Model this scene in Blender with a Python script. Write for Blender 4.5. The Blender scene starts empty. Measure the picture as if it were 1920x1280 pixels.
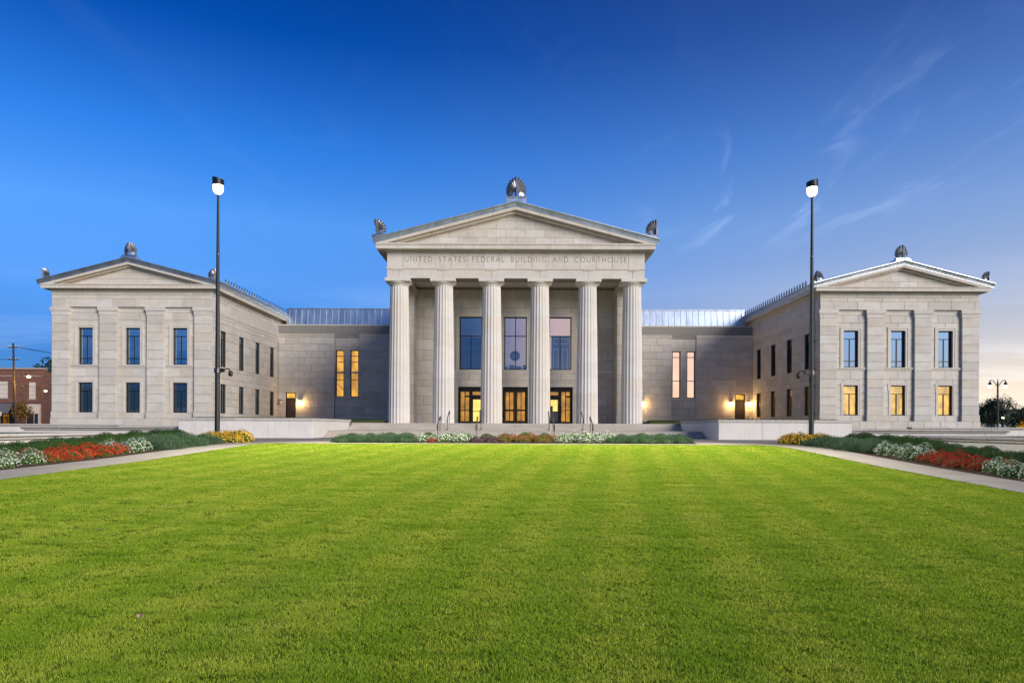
import bpy, bmesh, math, random
from mathutils import Matrix, Vector
random.seed(11)
sc = bpy.context.scene
COL = sc.collection
R = math.radians

# ------------------------------------------------------------------ camera
cam = bpy.data.cameras.new('camera')
cam.sensor_width = 36.0
cam.lens = 24.0
cam.shift_x = -6 / 1920
cam.shift_y = 159 / 1920
cam.clip_start = 0.05
cam.clip_end = 9000
camo = bpy.data.objects.new('camera', cam)
COL.objects.link(camo)
camo.matrix_world = Matrix.Translation((0, 0, 0.87)) @ Matrix.Rotation(R(90), 4, 'X') @ Matrix.Rotation(R(0.22), 4, 'Z')
sc.camera = camo

# ------------------------------------------------------------------ sky, sun, exposure
SUN_AZ, SUN_EL = 137.0, 19.0          # azimuth clockwise from the view direction (+Y)
SKY_STRENGTH = 0.105
GLOW = 5.4
world = bpy.data.worlds.new('World')
sc.world = world
world.use_nodes = True
wn = world.node_tree
wn.nodes.clear()


def wnode(t, **kw):
    n = wn.nodes.new(t)
    for k, v in kw.items():
        setattr(n, k, v)
    return n


sky = wnode('ShaderNodeTexSky', sky_type='NISHITA', sun_disc=False)
sky.sun_elevation = R(SUN_EL)
sky.sun_rotation = R(SUN_AZ)
sky.altitude = 100
sky.air_density = 1.0
sky.dust_density = 0.6
sky.ozone_density = 2.5
tc = wnode('ShaderNodeTexCoord')
sep = wnode('ShaderNodeSeparateXYZ')
wn.links.new(tc.outputs['Generated'], sep.inputs[0])


def wmath(op, a, b=None, clamp=False):
    n = wnode('ShaderNodeMath', operation=op, use_clamp=clamp)
    for i, v in enumerate((a, b)):
        if v is None:
            continue
        if isinstance(v, (int, float)):
            n.inputs[i].default_value = v
        else:
            wn.links.new(v, n.inputs[i])
    return n.outputs[0]


def wmix(f, a, b, blend='MIX'):
    n = wnode('ShaderNodeMix', data_type='RGBA', blend_type=blend)
    for i, v in ((0, f), (6, a), (7, b)):
        if isinstance(v, (int, float, tuple)):
            n.inputs[i].default_value = v
        else:
            wn.links.new(v, n.inputs[i])
    return n.outputs[2]


def wrange(v, lo, hi):
    mr = wnode('ShaderNodeMapRange', interpolation_type='SMOOTHSTEP')
    mr.inputs['From Min'].default_value = lo
    mr.inputs['From Max'].default_value = hi
    wn.links.new(v, mr.inputs['Value'])
    return mr.outputs[0]


el = wmath('MAXIMUM', sep.outputs[2], 0.0)
# evening tint: the blue deepens from the horizon to the zenith
ramp = wnode('ShaderNodeValToRGB')
wn.links.new(el, ramp.inputs[0])
cr = ramp.color_ramp
cr.elements[0].position, cr.elements[0].color = 0.0, (0.05, 0.15, 0.39, 1)
cr.elements[1].position, cr.elements[1].color = 0.62, (0.001, 0.10, 0.42, 1)
for p_, c_ in ((0.09, (0.07, 0.19, 0.47, 1)), (0.19, (0.18, 0.38, 0.71, 1)), (0.27, (0.23, 0.50, 0.86, 1)), (0.36, (0.10, 0.41, 0.88, 1)), (0.48, (0.006, 0.20, 0.62, 1))):
    e_ = cr.elements.new(p_)
    e_.color = c_
skyc = wmix(1.0, sky.outputs[0], ramp.outputs[0], 'MULTIPLY')
# afterglow hugging the horizon on the side where the sun goes down
GAZ = R(88)
hl = wmath('SQRT', wmath('ADD', wmath('MULTIPLY', sep.outputs[0], sep.outputs[0]), wmath('ADD', wmath('MULTIPLY', sep.outputs[1], sep.outputs[1]), 1e-5)))
caz = wmath('DIVIDE', wmath('ADD', wmath('MULTIPLY', sep.outputs[0], math.sin(GAZ)), wmath('MULTIPLY', sep.outputs[1], math.cos(GAZ))), hl)
waz = wrange(caz, -0.30, 0.75)
gl1 = wmath('MULTIPLY', waz, wmath('MULTIPLY', wmath('EXPONENT', wmath('MULTIPLY', el, -8.5)), 1.5), clamp=True)
gl2 = wmath('MULTIPLY', waz, wmath('EXPONENT', wmath('MULTIPLY', el, -3.6)))
skyc = wmix(gl2, skyc, wmix(1.0, skyc, (0.2, 0.8, 1.4, 1), 'ADD'))
skyc = wmix(gl1, skyc, (GLOW * 1.0, GLOW * 0.84, GLOW * 0.66, 1))

# thin cirrus, laid out on a high flat cloud sheet
zden = wmath('ADD', el, 0.06)
cu = wmath('DIVIDE', sep.outputs[0], zden)
cv = wmath('DIVIDE', sep.outputs[1], zden)
comb = wnode('ShaderNodeCombineXYZ')
wn.links.new(cu, comb.inputs[0])
wn.links.new(cv, comb.inputs[1])


def cirrus(rot, scale, loc, lo, hi, detail=9, dist=0.6):
    mp = wnode('ShaderNodeMapping')
    mp.inputs['Rotation'].default_value = (0, 0, R(rot))
    mp.inputs['Scale'].default_value = scale
    mp.inputs['Location'].default_value = loc
    wn.links.new(comb.outputs[0], mp.inputs[0])
    nz = wnode('ShaderNodeTexNoise')
    nz.inputs['Scale'].default_value = 1.0
    nz.inputs['Detail'].default_value = detail
    nz.inputs['Roughness'].default_value = 0.56
    nz.inputs['Distortion'].default_value = dist
    wn.links.new(mp.outputs[0], nz.inputs['Vector'])
    return wrange(nz.outputs[0], lo, hi)


low = wmath('SUBTRACT', 1.0, wrange(el, 0.13, 0.22))
c1 = wmath('MULTIPLY', cirrus(6, (0.20, 0.55, 1), (3.1, 0.4, 0), 0.48, 0.78), low)
c2 = cirrus(-14, (3.2, 1.0, 1), (1.3, 7.2, 0), 0.47, 0.74, dist=1.8)
patch = cirrus(0, (0.5, 0.5, 1), (2.6, 4.1, 0), 0.44, 0.64, detail=2, dist=0)
du, dv = wmath('DIVIDE', wmath('SUBTRACT', cu, 0.95), 0.62), wmath('DIVIDE', wmath('SUBTRACT', cv, 2.3), 1.0)
bank = wmath('SUBTRACT', 1.0, wrange(wmath('ADD', wmath('MULTIPLY', du, du), wmath('MULTIPLY', dv, dv)), 0.1, 1.0))
patch = wmath('MAXIMUM', wmath('MULTIPLY', patch, 0.05), wmath('MULTIPLY', bank, 0.75))
cl = wmath('ADD', wmath('MULTIPLY', c1, 0.95), wmath('MULTIPLY', wmath('MULTIPLY', c2, patch), 0.7), clamp=True)
cl = wmath('MULTIPLY', cl, 0.5)
skyc = wmix(cl, skyc, wmix(1.0, wmix(0.5, skyc, (4.0, 4.4, 5.0, 1)), (1.5, 1.5, 1.5, 1), 'MULTIPLY'))
bg = wnode('ShaderNodeBackground')
bg.inputs['Strength'].default_value = SKY_STRENGTH
wn.links.new(skyc, bg.inputs['Color'])
wo = wnode('ShaderNodeOutputWorld')
wn.links.new(bg.outputs[0], wo.inputs['Surface'])

sun = bpy.data.lights.new('sun', 'SUN')
sun.energy = 2.0
sun.angle = R(30)
sun.color = (1.0, 0.92, 0.83)
suno = bpy.data.objects.new('sun', sun)
COL.objects.link(suno)
sdir = Vector((math.sin(R(SUN_AZ)) * math.cos(R(SUN_EL)), math.cos(R(SUN_AZ)) * math.cos(R(SUN_EL)), math.sin(R(SUN_EL))))
suno.matrix_world = Matrix.Translation(sdir * 200) @ sdir.to_track_quat('Z', 'Y').to_matrix().to_4x4()

vs = sc.view_settings
vs.view_transform = 'Standard'
vs.look = 'None'
vs.exposure = 0.9
vs.gamma = 1.0
vs.use_curve_mapping = False
sc.cycles.use_denoising = True
sc.cycles.max_bounces = 6
sc.cycles.transparent_max_bounces = 12
sc.cycles.sample_clamp_indirect = 6.0

# ------------------------------------------------------------------ materials
MATS = {}


class NT:
    """small node-tree helper"""

    def __init__(self, name):
        self.m = bpy.data.materials.new(name)
        self.m.use_nodes = True
        self.t = self.m.node_tree
        self.t.nodes.clear()
        self.out = self.n('ShaderNodeOutputMaterial')
        MATS[name] = self.m

    def n(self, t, ins=None, **kw):
        nd = self.t.nodes.new(t)
        for k, v in kw.items():
            setattr(nd, k, v)
        for k, v in (ins or {}).items():
            if hasattr(v, 'is_output') or isinstance(v, bpy.types.NodeSocket):
                self.t.links.new(v, nd.inputs[k])
            else:
                nd.inputs[k].default_value = v
        return nd

    def math(self, op, a, b=0.0, clamp=False):
        return self.n('ShaderNodeMath', {0: a, 1: b}, operation=op, use_clamp=clamp).outputs[0]

    def mix(self, f, a, b, blend='MIX'):
        return self.n('ShaderNodeMix', {0: f, 6: a, 7: b}, data_type='RGBA', blend_type=blend).outputs[2]

    def noise(self, vec, scale, detail=4, rough=0.55, dist=0.0):
        ins = {'Scale': scale, 'Detail': detail, 'Roughness': rough, 'Distortion': dist}
        if vec is not None:
            ins['Vector'] = vec
        return self.n('ShaderNodeTexNoise', ins).outputs[0]

    def mapr(self, v, a, b, c=0.0, d=1.0):
        return self.n('ShaderNodeMapRange', {'Value': v, 'From Min': a, 'From Max': b, 'To Min': c, 'To Max': d}).outputs[0]

    def pos(self):
        return self.n('ShaderNodeNewGeometry').outputs['Position']

    def scaled(self, vec, s, rot=0.0):
        return self.n('ShaderNodeMapping', {0: vec, 'Scale': s, 'Rotation': (0, 0, rot)}).outputs[0]

    def bump(self, h, strength, dist=0.02):
        return self.n('ShaderNodeBump', {'Height': h, 'Strength': strength, 'Distance': dist}).outputs[0]

    def pbr(self, **kw):
        names = {'color': 'Base Color', 'rough': 'Roughness', 'metal': 'Metallic', 'normal': 'Normal', 'spec': 'Specular IOR Level',
                 'emit': 'Emission Color', 'estr': 'Emission Strength', 'ior': 'IOR', 'trans': 'Transmission Weight', 'sheen': 'Sheen Weight'}
        p = self.n('ShaderNodeBsdfPrincipled', {names[k]: v for k, v in kw.items()})
        self.t.links.new(p.outputs[0], self.out.inputs[0])
        return p

    def end(self, sock):
        self.t.links.new(sock, self.out.inputs[0])
        return self.m


def c4(r, g, b):
    return (r, g, b, 1.0)


def stone(name, base, var=0.10, stain=0.35, streak=0.25, warm=None, rough=0.85):
    t = NT(name)
    p = t.pos()
    oi = t.n('ShaderNodeObjectInfo').outputs['Random']
    isl = t.n('ShaderNodeNewGeometry').outputs['Random Per Island']
    rnd = t.math('FRACT', t.math('ADD', oi, t.math('MULTIPLY', isl, 7.31)))
    rnd2 = t.math('FRACT', t.math('MULTIPLY', rnd, 13.7))
    col = t.mix(rnd, c4(*[x * (1 - var) for x in base]), c4(*[min(1, x * (1 + var)) for x in base]))
    wc = warm or (base[0] * 1.02, base[1] * 0.93, base[2] * 0.80)
    col = t.mix(t.math('MULTIPLY', rnd2, 0.55), col, c4(*wc))
    big = t.mapr(t.noise(t.scaled(p, (0.9, 0.9, 1.5)), 1.0, 5, 0.6), 0.45, 0.72)
    col = t.mix(t.math('MULTIPLY', big, stain), col, c4(base[0] * 0.72, base[1] * 0.68, base[2] * 0.62))
    st = t.mapr(t.noise(t.scaled(p, (5.0, 5.0, 0.35)), 1.0, 4, 0.6), 0.52, 0.8)
    col = t.mix(t.math('MULTIPLY', st, streak), col, c4(base[0] * 0.6, base[1] * 0.55, base[2] * 0.48))
    fine = t.noise(t.scaled(p, (1, 1, 2.5)), 26.0, 5, 0.7)
    col = t.mix(0.30, col, t.mix(fine, c4(0.25, 0.24, 0.22), c4(0.85, 0.82, 0.78)), 'SOFT_LIGHT')
    t.pbr(color=col, rough=rough, spec=0.25, normal=t.bump(t.noise(p, 9.0, 6, 0.65), 0.25, 0.012))
    return t.m


LIME = (0.60, 0.56, 0.50)
stone('limestone', LIME, 0.12, 0.50, 0.30)
stone('limestone_smooth', (0.63, 0.59, 0.53), 0.07, 0.42, 0.30)
stone('limestone_column', (0.66, 0.62, 0.56), 0.05, 0.25, 0.22)
stone('limestone_cornice', (0.62, 0.57, 0.495), 0.07, 0.30, 0.55)
stone('granite_wall', (0.70, 0.68, 0.65), 0.05, 0.30, 0.40)
stone('coping_stone', (0.50, 0.475, 0.45), 0.12, 0.5, 0.5)
stone('step_stone', (0.54, 0.495, 0.43), 0.08, 0.5, 0.35)
stone('concrete', (0.28, 0.26, 0.235), 0.04, 0.6, 0.0)
stone('cream_render', (0.62, 0.58, 0.52), 0.05, 0.3, 0.3)
stone('grey_metal_panel', (0.13, 0.14, 0.16), 0.05, 0.3, 0.3, rough=0.5)
stone('far_wall', (0.33, 0.29, 0.25), 0.2, 0.3, 0.2)


def simple(name, col, rough=0.5, metal=0.0, spec=0.5, nscale=14.0, namt=0.25):
    t = NT(name)
    p = t.pos()
    v = t.noise(p, nscale, 4, 0.6)
    c = t.mix(t.mapr(v, 0.3, 0.7), c4(*[x * (1 - namt) for x in col]), c4(*[min(1, x * (1 + namt)) for x in col]))
    t.pbr(color=c, rough=rough, metal=metal, spec=spec)
    return t.m


simple('mortar', (0.27, 0.25, 0.215), 0.95, 0, 0.1)
simple('letter_groove_shade', (0.19, 0.165, 0.135), 0.95, 0, 0.05)  # dark tone painted in for the shade inside carved letters
simple('bronze_dark', (0.022, 0.020, 0.019), 0.42, 0.6, 0.5)
simple('black_paint', (0.007, 0.0075, 0.009), 0.5, 0.0, 0.5)
simple('rail_metal', (0.10, 0.095, 0.09), 0.35, 0.85)
simple('door_brown', (0.040, 0.026, 0.018), 0.5)
simple('mulch', (0.055, 0.034, 0.024), 0.95, 0, 0.1, 30, 0.6)
simple('soil', (0.07, 0.075, 0.03), 0.95, 0, 0.1, 20, 0.4)
simple('asphalt', (0.055, 0.055, 0.057), 0.9)
simple('bark', (0.07, 0.05, 0.035), 0.9)
simple('wood_pole', (0.035, 0.026, 0.02), 0.85)
simple('white_panel', (0.62, 0.58, 0.52), 0.6, 0, 0.4, 4, 0.08)
simple('car_paint', (0.72, 0.72, 0.74), 0.25)
simple('tyre', (0.02, 0.02, 0.02), 0.8)
simple('far_ground', (0.10, 0.115, 0.055), 0.95, 0, 0.1, 0.5, 0.3)
simple('dark_leaf_litter', (0.36, 0.22, 0.10), 0.8)


def metal_roof(name, col, rough):
    t = NT(name)
    p = t.pos()
    v = t.noise(t.scaled(p, (1.4, 1.4, 0.6)), 1.0, 4, 0.6)
    c = t.mix(t.mapr(v, 0.3, 0.7), c4(*[x * 0.85 for x in col]), c4(*[min(1, x * 1.12) for x in col]))
    t.pbr(color=c, rough=t.mapr(v, 0.3, 0.7, rough - 0.06, rough + 0.08), metal=0.9)
    return t.m


metal_roof('zinc', (0.46, 0.52, 0.58), 0.40)
metal_roof('zinc_gutter', (0.50, 0.54, 0.58), 0.40)
metal_roof('acroterion_metal', (0.30, 0.30, 0.31), 0.42)
metal_roof('antefix_metal', (0.16, 0.17, 0.19), 0.4)


def glass(name, refl, tint, rough=0.01, back=None):
    """window glass: mirror coat over either a view through (transparent) or a dark room"""
    t = NT(name)
    fr = t.n('ShaderNodeFresnel', {'IOR': 1.5}).outputs[0]
    wav = t.noise(t.scaled(t.pos(), (0.7, 0.7, 0.5)), 1.0, 2, 0.5)
    nrm = t.bump(wav, 0.04, 0.05)
    gl = t.n('ShaderNodeBsdfGlossy', {'Color': c4(0.70, 0.87, 1.0), 'Roughness': rough, 'Normal': nrm}).outputs[0]
    if back is None:
        b = t.n('ShaderNodeBsdfTransparent', {'Color': c4(*tint)}).outputs[0]
    else:
        b = t.n('ShaderNodeBsdfDiffuse', {'Color': c4(*back)}).outputs[0]
    f = t.math('ADD', t.math('MULTIPLY', fr, 1.0), refl, True)
    return t.end(t.n('ShaderNodeMixShader', {0: f, 1: b, 2: gl}).outputs[0])


glass('glass_dark', 0.62, (1, 1, 1), back=(0.008, 0.010, 0.014))
glass('glass_dim', 0.20, (1, 1, 1), back=(0.012, 0.012, 0.012))
glass('glass_view', 0.16, (0.85, 0.85, 0.85))
glass('glass_lit', 0.06, (0.95, 0.93, 0.9))


def emitter(name, col, strength, nscale=0.0, lo=0.4, stretch=(1, 1, 1)):
    t = NT(name)
    s = strength
    if nscale:
        s = t.math('MULTIPLY', t.mapr(t.noise(t.scaled(t.pos(), stretch), nscale, 3, 0.5), 0.35, 0.65, lo, 1.0), strength)
    e = t.n('ShaderNodeEmission', {'Color': c4(*col), 'Strength': s}).outputs[0]
    return t.end(e)


emitter('room_amber', (1.0, 0.46, 0.025), 0.42, 1.6, 0.45)
emitter('room_gold', (1.0, 0.50, 0.05), 0.62, 1.1, 0.5, (1, 1, 0.6))
emitter('room_reflection_peach', (1.0, 0.60, 0.36), 0.85, 0.5, 0.8)  # warm room plus mirrored evening sky, both painted as one peach glow
emitter('room_yellow', (1.0, 0.58, 0.09), 0.80, 1.4, 0.45)


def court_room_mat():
    # lamplight painted as wall glow, dim blue at left to bright peach at right
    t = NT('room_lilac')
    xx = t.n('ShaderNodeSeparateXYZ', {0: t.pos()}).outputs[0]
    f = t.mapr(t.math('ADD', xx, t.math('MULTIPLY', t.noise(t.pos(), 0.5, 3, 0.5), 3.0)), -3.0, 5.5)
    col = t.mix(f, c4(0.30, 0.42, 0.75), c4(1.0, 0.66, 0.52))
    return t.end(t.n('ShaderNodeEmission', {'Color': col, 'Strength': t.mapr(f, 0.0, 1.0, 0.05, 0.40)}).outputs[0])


court_room_mat()
emitter('room_bright', (1.0, 0.70, 0.14), 0.95, 0.8, 0.7)
emitter('room_dim', (1.0, 0.45, 0.06), 0.16, 2.0, 0.2)
emitter('lamp_white', (1.0, 0.84, 0.58), 2.4)
emitter('lamp_warm', (1.0, 0.62, 0.22), 14.0)
emitter('lamp_sodium', (1.0, 0.45, 0.08), 45.0)
simple('room_blue_panel', (0.10, 0.17, 0.30), 0.7)
simple('room_dark', (0.05, 0.035, 0.02), 0.7)
simple('seal_blue', (0.10, 0.14, 0.25), 0.6)
simple('seal_pale', (0.55, 0.55, 0.6), 0.6)


def leafmat(name, a, b, trans=0.25, rough=0.55):
    t = NT(name)
    oi = t.n('ShaderNodeObjectInfo').outputs['Random']
    isl = t.n('ShaderNodeNewGeometry').outputs['Random Per Island']
    f = t.math('FRACT', t.math('ADD', oi, t.math('MULTIPLY', isl, 5.7)))
    col = t.mix(f, c4(*a), c4(*b))
    d = t.n('ShaderNodeBsdfPrincipled', {'Base Color': col, 'Roughness': rough, 'Specular IOR Level': 0.3}).outputs[0]
    tr = t.n('ShaderNodeBsdfTranslucent', {'Color': col}).outputs[0]
    return t.end(t.n('ShaderNodeMixShader', {0: trans, 1: d, 2: tr}).outputs[0])


leafmat('leaf_box', (0.022, 0.058, 0.010), (0.060, 0.125, 0.020))
leafmat('leaf_teal', (0.035, 0.085, 0.036), (0.12, 0.20, 0.095))
leafmat('leaf_flower', (0.04, 0.10, 0.018), (0.11, 0.20, 0.035))
leafmat('leaf_purple', (0.07, 0.04, 0.05), (0.14, 0.09, 0.08))
leafmat('leaf_tree', (0.020, 0.045, 0.012), (0.055, 0.085, 0.022))
leafmat('leaf_tree_gold', (0.10, 0.085, 0.015), (0.22, 0.15, 0.03))
leafmat('leaf_tree_far', (0.018, 0.035, 0.018), (0.035, 0.06, 0.025))
leafmat('petal_white', (0.70, 0.74, 0.62), (0.85, 0.86, 0.82))
leafmat('petal_orange', (0.42, 0.018, 0.006), (0.62, 0.075, 0.010))
leafmat('petal_red', (0.32, 0.006, 0.005), (0.50, 0.018, 0.008))
leafmat('petal_rust', (0.30, 0.035, 0.012), (0.42, 0.09, 0.02))
leafmat('petal_yellow', (0.80, 0.42, 0.02), (0.88, 0.60, 0.06))


def grass_mat(name):
    t = NT(name)
    oi = t.n('ShaderNodeObjectInfo').outputs['Random']
    isl = t.n('ShaderNodeNewGeometry').outputs['Random Per Island']
    p = t.pos()
    rnd = t.math('FRACT', t.math('ADD', t.math('MULTIPLY', oi, 3.7), isl))
    ramp = t.n('ShaderNodeValToRGB', {0: rnd})
    cr = ramp.color_ramp
    cr.elements[0].color = c4(0.13, 0.24, 0.012)
    cr.elements[1].color = c4(0.56, 0.60, 0.14)
    e = cr.elements.new(0.45)
    e.color = c4(0.32, 0.42, 0.030)
    e = cr.elements.new(0.86)
    e.color = c4(0.46, 0.55, 0.055)
    col = ramp.outputs[0]
    # patches of thinner, drier and of lusher turf, drawn out across the mowing direction
    pt = t.mapr(t.noise(t.scaled(p, (0.55, 1.3, 1)), 1.0, 5, 0.62), 0.42, 0.66)
    col = t.mix(t.math('MULTIPLY', pt, 0.6), col, c4(0.48, 0.53, 0.07))
    dry = t.mapr(t.noise(t.scaled(p, (0.7, 1.1, 1)), 0.8, 6, 0.7), 0.56, 0.70)
    col = t.mix(t.math('MULTIPLY', dry, 0.4), col, c4(0.42, 0.40, 0.11))
    pt2 = t.mapr(t.noise(t.scaled(p, (0.9, 3.4, 1)), 1.0, 5, 0.65), 0.48, 0.68)
    col = t.mix(t.math('MULTIPLY', pt2, 0.55), col, c4(0.09, 0.22, 0.008))
    # mowing stripes
    wv = t.n('ShaderNodeTexWave', {'Vector': t.scaled(p, (1, 1, 1), R(9)), 'Scale': 0.22, 'Distortion': 0.5, 'Detail': 1.0}, bands_direction='X').outputs[1]
    col = t.mix(t.math('MULTIPLY', t.mapr(wv, 0.35, 0.65), 0.30), col, c4(0.14, 0.32, 0.012))
    gn = t.n('ShaderNodeNewGeometry').outputs['Normal']
    nn = t.n('ShaderNodeVectorMath', {0: t.n('ShaderNodeVectorMath', {0: gn, 'Scale': 0.9}, operation='SCALE').outputs[0], 1: (0, 0, 1)}, operation='ADD').outputs[0]
    nn = t.n('ShaderNodeVectorMath', {0: nn}, operation='NORMALIZE').outputs[0]
    d = t.n('ShaderNodeBsdfPrincipled', {'Base Color': col, 'Roughness': 0.7, 'Specular IOR Level': 0.0, 'Normal': nn}).outputs[0]
    tr = t.n('ShaderNodeBsdfTranslucent', {'Color': col}).outputs[0]
    return t.end(t.n('ShaderNodeMixShader', {0: 0.2, 1: d, 2: tr}).outputs[0])


grass_mat('grass_blade')
simple('lawn_base', (0.10, 0.155, 0.014), 0.95, 0, 0.0, 3.0, 0.4)


def brick_mat():
    t = NT('brick_red')
    p = t.pos()
    cx = t.n('ShaderNodeSeparateXYZ', {0: p})
    v = t.n('ShaderNodeCombineXYZ', {0: t.math('ADD', cx.outputs[0], cx.outputs[1]), 1: cx.outputs[2]}).outputs[0]
    b = t.n('ShaderNodeTexBrick', {'Vector': v, 'Color1': c4(0.20, 0.065, 0.035), 'Color2': c4(0.075, 0.030, 0.022), 'Mortar': c4(0.20, 0.15, 0.12),
                                   'Scale': 1.0, 'Mortar Size': 0.02, 'Brick Width': 0.46, 'Row Height': 0.16, 'Bias': -0.1})
    n = t.mapr(t.noise(p, 0.8, 4, 0.6), 0.4, 0.7)
    col = t.mix(t.math('MULTIPLY', n, 0.4), b.outputs[0], c4(0.16, 0.10, 0.07))
    t.pbr(color=col, rough=0.9, normal=t.bump(b.outputs[1], -0.5, 0.02))


brick_mat()

# ------------------------------------------------------------------ mesh helpers
W = {}          # world matrices of what has been placed


def place(name, mesh, parent=None, M=None):
    o = bpy.data.objects.new(name, mesh)
    COL.objects.link(o)
    M = M if M is not None else (W[parent].copy() if parent else Matrix())
    W[o] = M
    if parent is not None:
        o.parent = parent
        o.matrix_basis = W[parent].inverted() @ M
    else:
        o.matrix_basis = M
    return o


def tag(o, label=None, cat=None, group=None, kind=None):
    if label: o['label'] = label
    if cat: o['category'] = cat
    if group: o['group'] = group
    if kind: o['kind'] = kind
    return o


def thing(name, label, cat, M=None, group=None):
    return tag(place(name, None, None, M if M is not None else Matrix()), label, cat, group)


def T(x, y, z=0.0, rz=0.0):
    return Matrix.Translation((x, y, z)) @ Matrix.Rotation(rz, 4, 'Z')


class MB:
    def __init__(self):
        self.v, self.f, self.mi = [], [], []
        self.cur = 0

    def quad(self, *ids):
        self.f.append(ids)
        self.mi.append(self.cur)

    def add(self, vs, fs, M=None):
        o = len(self.v)
        if M is not None:
            vs = [tuple(M @ Vector(p)) for p in vs]
        self.v += vs
        for f in fs:
            self.f.append(tuple(i + o for i in f))
            self.mi.append(self.cur)
        return self

    def box(self, x0, x1, y0, y1, z0, z1, M=None, c=0.0):
        if c:
            return self.cbox(x0, x1, y0, y1, z0, z1, c, M)
        vs = [(x0, y0, z0), (x1, y0, z0), (x1, y1, z0), (x0, y1, z0), (x0, y0, z1), (x1, y0, z1), (x1, y1, z1), (x0, y1, z1)]
        return self.add(vs, [(0, 3, 2, 1), (4, 5, 6, 7), (0, 1, 5, 4), (1, 2, 6, 5), (2, 3, 7, 6), (3, 0, 4, 7)], M)

    def cbox(self, x0, x1, y0, y1, z0, z1, c, M=None):
        """box with its front and top edges eased"""
        bm = bmesh.new()
        b = MB().box(x0, x1, y0, y1, z0, z1)
        vv = [bm.verts.new(p) for p in b.v]
        for f in b.f: bm.faces.new([vv[i] for i in f])
        bmesh.ops.bevel(bm, geom=list(bm.edges), offset=c, segments=1, affect='EDGES')
        bm.verts.index_update()
        vs = [tuple(v.co) for v in bm.verts]
        fs = [tuple(v.index for v in f.verts) for f in bm.faces]
        bm.free()
        return self.add(vs, fs, M)

    def prism(self, poly, y0, y1, M=None):
        """poly in (x, z), counter-clockwise seen from -Y"""
        n = len(poly)
        vs = [(x, y0, z) for x, z in poly] + [(x, y1, z) for x, z in poly]
        fs = [tuple(range(n)), tuple(range(2 * n - 1, n - 1, -1))]
        fs += [(i, i + n, (i + 1) % n + n, (i + 1) % n) for i in range(n)]
        return self.add(vs, fs, M)

    def tube(self, p0, p1, r0, r1=None, n=10, caps=True):
        r1 = r0 if r1 is None else r1
        p0, p1 = Vector(p0), Vector(p1)
        d = (p1 - p0).normalized()
        a = d.orthogonal().normalized()
        b = d.cross(a)
        vs = []
        for p, r in ((p0, r0), (p1, r1)):
            for i in range(n):
                t = 2 * math.pi * i / n
                vs.append(tuple(p + a * math.cos(t) * r + b * math.sin(t) * r))
        fs = [(i, (i + 1) % n, (i + 1) % n + n, i + n) for i in range(n)]
        if caps:
            fs += [tuple(range(n - 1, -1, -1)), tuple(range(n, 2 * n))]
        return self.add(vs, fs)

    def path(self, pts, r, n=8):
        """a bent tube with a shared ring at each bend"""
        pts = [Vector(p) for p in pts]
        vs, fs = [], []
        up = Vector((0.31, 0.17, 0.93)).normalized()
        for k, p in enumerate(pts):
            d = (pts[min(k + 1, len(pts) - 1)] - pts[max(k - 1, 0)]).normalized()
            a = d.cross(up).normalized()
            b = d.cross(a)
            rr = r[k] if isinstance(r, (list, tuple)) else r
            for i in range(n):
                t = 2 * math.pi * i / n
                vs.append(tuple(p + a * math.cos(t) * rr + b * math.sin(t) * rr))
        for k in range(len(pts) - 1):
            for i in range(n):
                fs.append((k * n + i, k * n + (i + 1) % n, (k + 1) * n + (i + 1) % n, (k + 1) * n + i))
        fs += [tuple(range(n - 1, -1, -1)), tuple((len(pts) - 1) * n + i for i in range(n))]
        return self.add(vs, fs)

    def lathe(self, prof, n=24, cx=0.0, cy=0.0, cap=True):
        vs, fs = [], []
        for r, z in prof:
            for i in range(n):
                t = 2 * math.pi * i / n
                vs.append((cx + r * math.cos(t), cy + r * math.sin(t), z))
        for k in range(len(prof) - 1):
            for i in range(n):
                fs.append((k * n + i, k * n + (i + 1) % n, (k + 1) * n + (i + 1) % n, (k + 1) * n + i))
        if cap:
            fs += [tuple(range(n - 1, -1, -1)), tuple((len(prof) - 1) * n + i for i in range(n))]
        return self.add(vs, fs)

    def sweep(self, prof, u0, u1):
        """profile in (d, z) pulled along local x"""
        n = len(prof)
        vs = [(u0, d, z) for d, z in prof] + [(u1, d, z) for d, z in prof]
        fs = [(i, (i + 1) % n, (i + 1) % n + n, i + n) for i in range(n)]
        fs += [tuple(range(n - 1, -1, -1)), tuple(range(n, 2 * n))]
        return self.add(vs, fs)

    def mesh(self, name, *mats, smooth=False, fix=False):
        me = bpy.data.meshes.new(name)
        me.from_pydata(self.v, [], self.f)
        for m in mats:
            me.materials.append(MATS[m])
        if len(mats) > 1:
            me.polygons.foreach_set('material_index', self.mi)
        if smooth:
            me.polygons.foreach_set('use_smooth', [True] * len(me.polygons))
        if fix:
            bm = bmesh.new()
            bm.from_mesh(me)
            bmesh.ops.recalc_face_normals(bm, faces=bm.faces)
            bm.to_mesh(me)
            bm.free()
        me.update()
        return me

    def build(self, name, mats, parent=None, M=None, smooth=False, fix=False):
        mats = (mats,) if isinstance(mats, str) else mats
        return place(name, self.mesh(name, *mats, smooth=smooth, fix=fix), parent, M)


CACHE = {}


def cached(key, make):
    if key not in CACHE:
        CACHE[key] = make()
    return CACHE[key]


# ------------------------------------------------------------------ terrain
GP = [(-60, -1.45), (0, -1.08), (4, -0.98), (17, -0.63), (24, -0.42), (31, -0.12), (36, 0.0), (43, 0.06), (50, 0.08)]


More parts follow.
